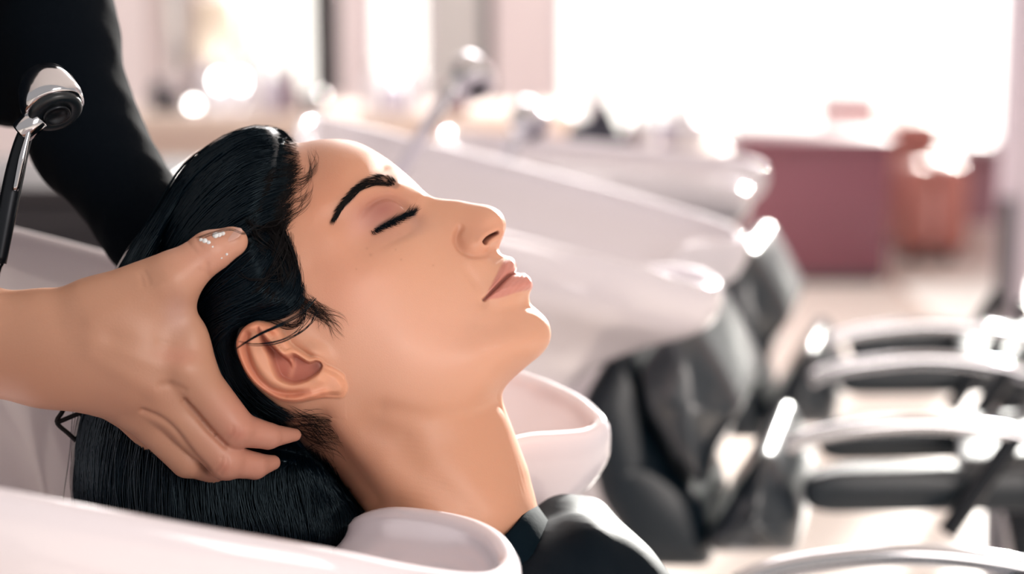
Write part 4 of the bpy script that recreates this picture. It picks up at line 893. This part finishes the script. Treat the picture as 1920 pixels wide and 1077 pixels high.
# things on the ledge behind the basins
t = thing('folded_towel', P(1120, 250, 4.6), 'dark folded towel heap on the ledge left of the window', 'towel'); q = P(1118, 245, 4.6); V, F = None, None
xs = np.linspace(-1, 1, 25); Xg, Yg = np.meshgrid(xs, xs, indexing='ij'); hgt = .085*np.exp(-(Xg*1.1)**2-(Yg*1.2)**2)*(1+.25*np.sin(5*Xg+2*Yg))-.03
V = np.stack([q[0]+Xg*.07, q[1]+Yg*.07, q[2]+hgt], -1).reshape(-1, 3); Vb_ = V.copy(); Vb_[:, 2] = q[2]-.035; i = np.arange(625).reshape(25, 25)
Qt = np.stack([i[:-1, :-1], i[1:, :-1], i[1:, 1:], i[:-1, 1:]], -1).reshape(-1, 4); bo_ = np.concatenate([i[0], i[1:, -1], i[-1, -2::-1], i[-2:0:-1, 0]]); bn = np.roll(bo_, -1)
obj('folds', mesh_from('folds', np.vstack([V, Vb_]), [Qt, Qt[:, ::-1]+625, np.stack([bo_, bo_+625, bn+625, bn], -1)]), mat('dark_towel', srgb(44, 44, 58), rough=.9), t)
t = thing('ledge', (wx(1330, 4.7), 4.7, 0), 'low pale shelf unit behind the basins below the window', 'shelf')
q = P(1118, 258, 4.6); LZ = q[2]-.02
obj('top', box_me('top', (wx(1040, 4.6), 4.5, LZ-.03), (wx(1360, 4.6), 4.8, LZ), .006), M_cnt, t); obj('side_panel', box_me('side_panel', (wx(1045, 4.6), 4.52, 0), (wx(1060, 4.6), 4.78, LZ-.03)), M_cnt, t); obj('side_panel', box_me('side_panel', (wx(1340, 4.6), 4.52, 0), (wx(1355, 4.6), 4.78, LZ-.03)), M_cnt, t)
obj('back_panel', box_me('back_panel', (wx(1060, 4.6), 4.76, 0), (wx(1340, 4.6), 4.78, LZ-.03)), M_cnt, t)
for px, r, h, m, ex in ((1186,.018,.06,3,'low, beside the dark towel on the shelf'),(1216,.018,.09,0,'right of the low plum bottle on the shelf'),(1248,.018,.07,1,'middle of the three right ones on the shelf'),(1290,.045,.08,0,'last on the right of the shelf')): bottle(px, 4.6, LZ, r, h, M_bot[m], names[m]+' bottle, '+ex, 'bottles on the low shelf')
# tall standing lamp post at the right edge
x = wx(1905, 5.2)
t = thing('door_frame', (x, 5.2, 0), 'tall pale frame of the open glass door at the right edge', 'door frame')
obj('post', box_me('post', (x-.03, 5.15, 0), (x+.05, 5.25, 2.4), .008), mat('lavender_grey', srgb(196, 186, 200), rough=.4), t)
obj('glass_leaf', box_me('glass_leaf', (x+.05, 5.19, .06), (x+.95, 5.20, 2.36)), M_glass, t); obj('bottom_rail', box_me('bottom_rail', (x+.05, 5.17, .0), (x+.95, 5.22, .06), .004), M_dark, t)
obj('edge_cover', box_me('edge_cover', (x-.05, 5.12, .17), (x-.01, 5.15, .55), .004), M_darkf, t)
t = thing('sunlit_patch', (wx(1765, 7.0), 7.0, 0), 'bright white sunlit patch on the floor in front of the rust armchair', 'sunlit_patch')  # sunlight on the floor, put in as a white slab
xr0, xr1 = wx(1700, 6.9), wx(1890, 6.9); obj('patch_slab', box_me('patch_slab', (xr0, 6.0, 0), (xr1, 6.93, .015), .005), mat('sunlit_white', srgb(250, 248, 244), rough=.95, bump=(300, .3, .003)), t)
obj('patch_rim', join_me('patch_rim', [box_me('b', (xr0-.02, 5.98, 0), (xr0, 6.95, .012)), box_me('b', (xr1, 5.98, 0), (xr1+.02, 6.95, .012)), box_me('b', (xr0-.02, 5.96, 0), (xr1+.02, 5.98, .012)), box_me('b', (xr0-.02, 6.93, 0), (xr1+.02, 6.95, .012))]), M_cnt, t)
q = P(60, 352, 2.75); cx = q[0]; t = thing('storage_cabinet', (cx, q[1], 0), 'dark low cabinet behind the black sleeve and the nearest basin', 'cabinet')
obj('carcass', box_me('carcass', (cx-.45, q[1], .04), (cx+.17, q[1]+.4, q[2]-.02), .006), M_darkc, t); obj('cabinet_top', box_me('cabinet_top', (cx-.46, q[1]-.01, q[2]-.02), (cx+.18, q[1]+.41, q[2]), .004), M_darkc, t)
for i in range(3):
    z0 = .08+i*(q[2]-.14)/3; d_ = obj('drawer', box_me('drawer', (cx-.43, q[1]-.018, z0), (cx+.15, q[1], z0+(q[2]-.14)/3-.012), .004), M_darkc, t); obj('handle', box_me('handle', (cx-.22, q[1]-.035, z0+.12), (cx-.06, q[1]-.018, z0+.135), .003), M_chrome, d_)
for o in bpy.data.objects:
    if 'o' in o: del o['o']
    if 'pp' in o: del o['pp']
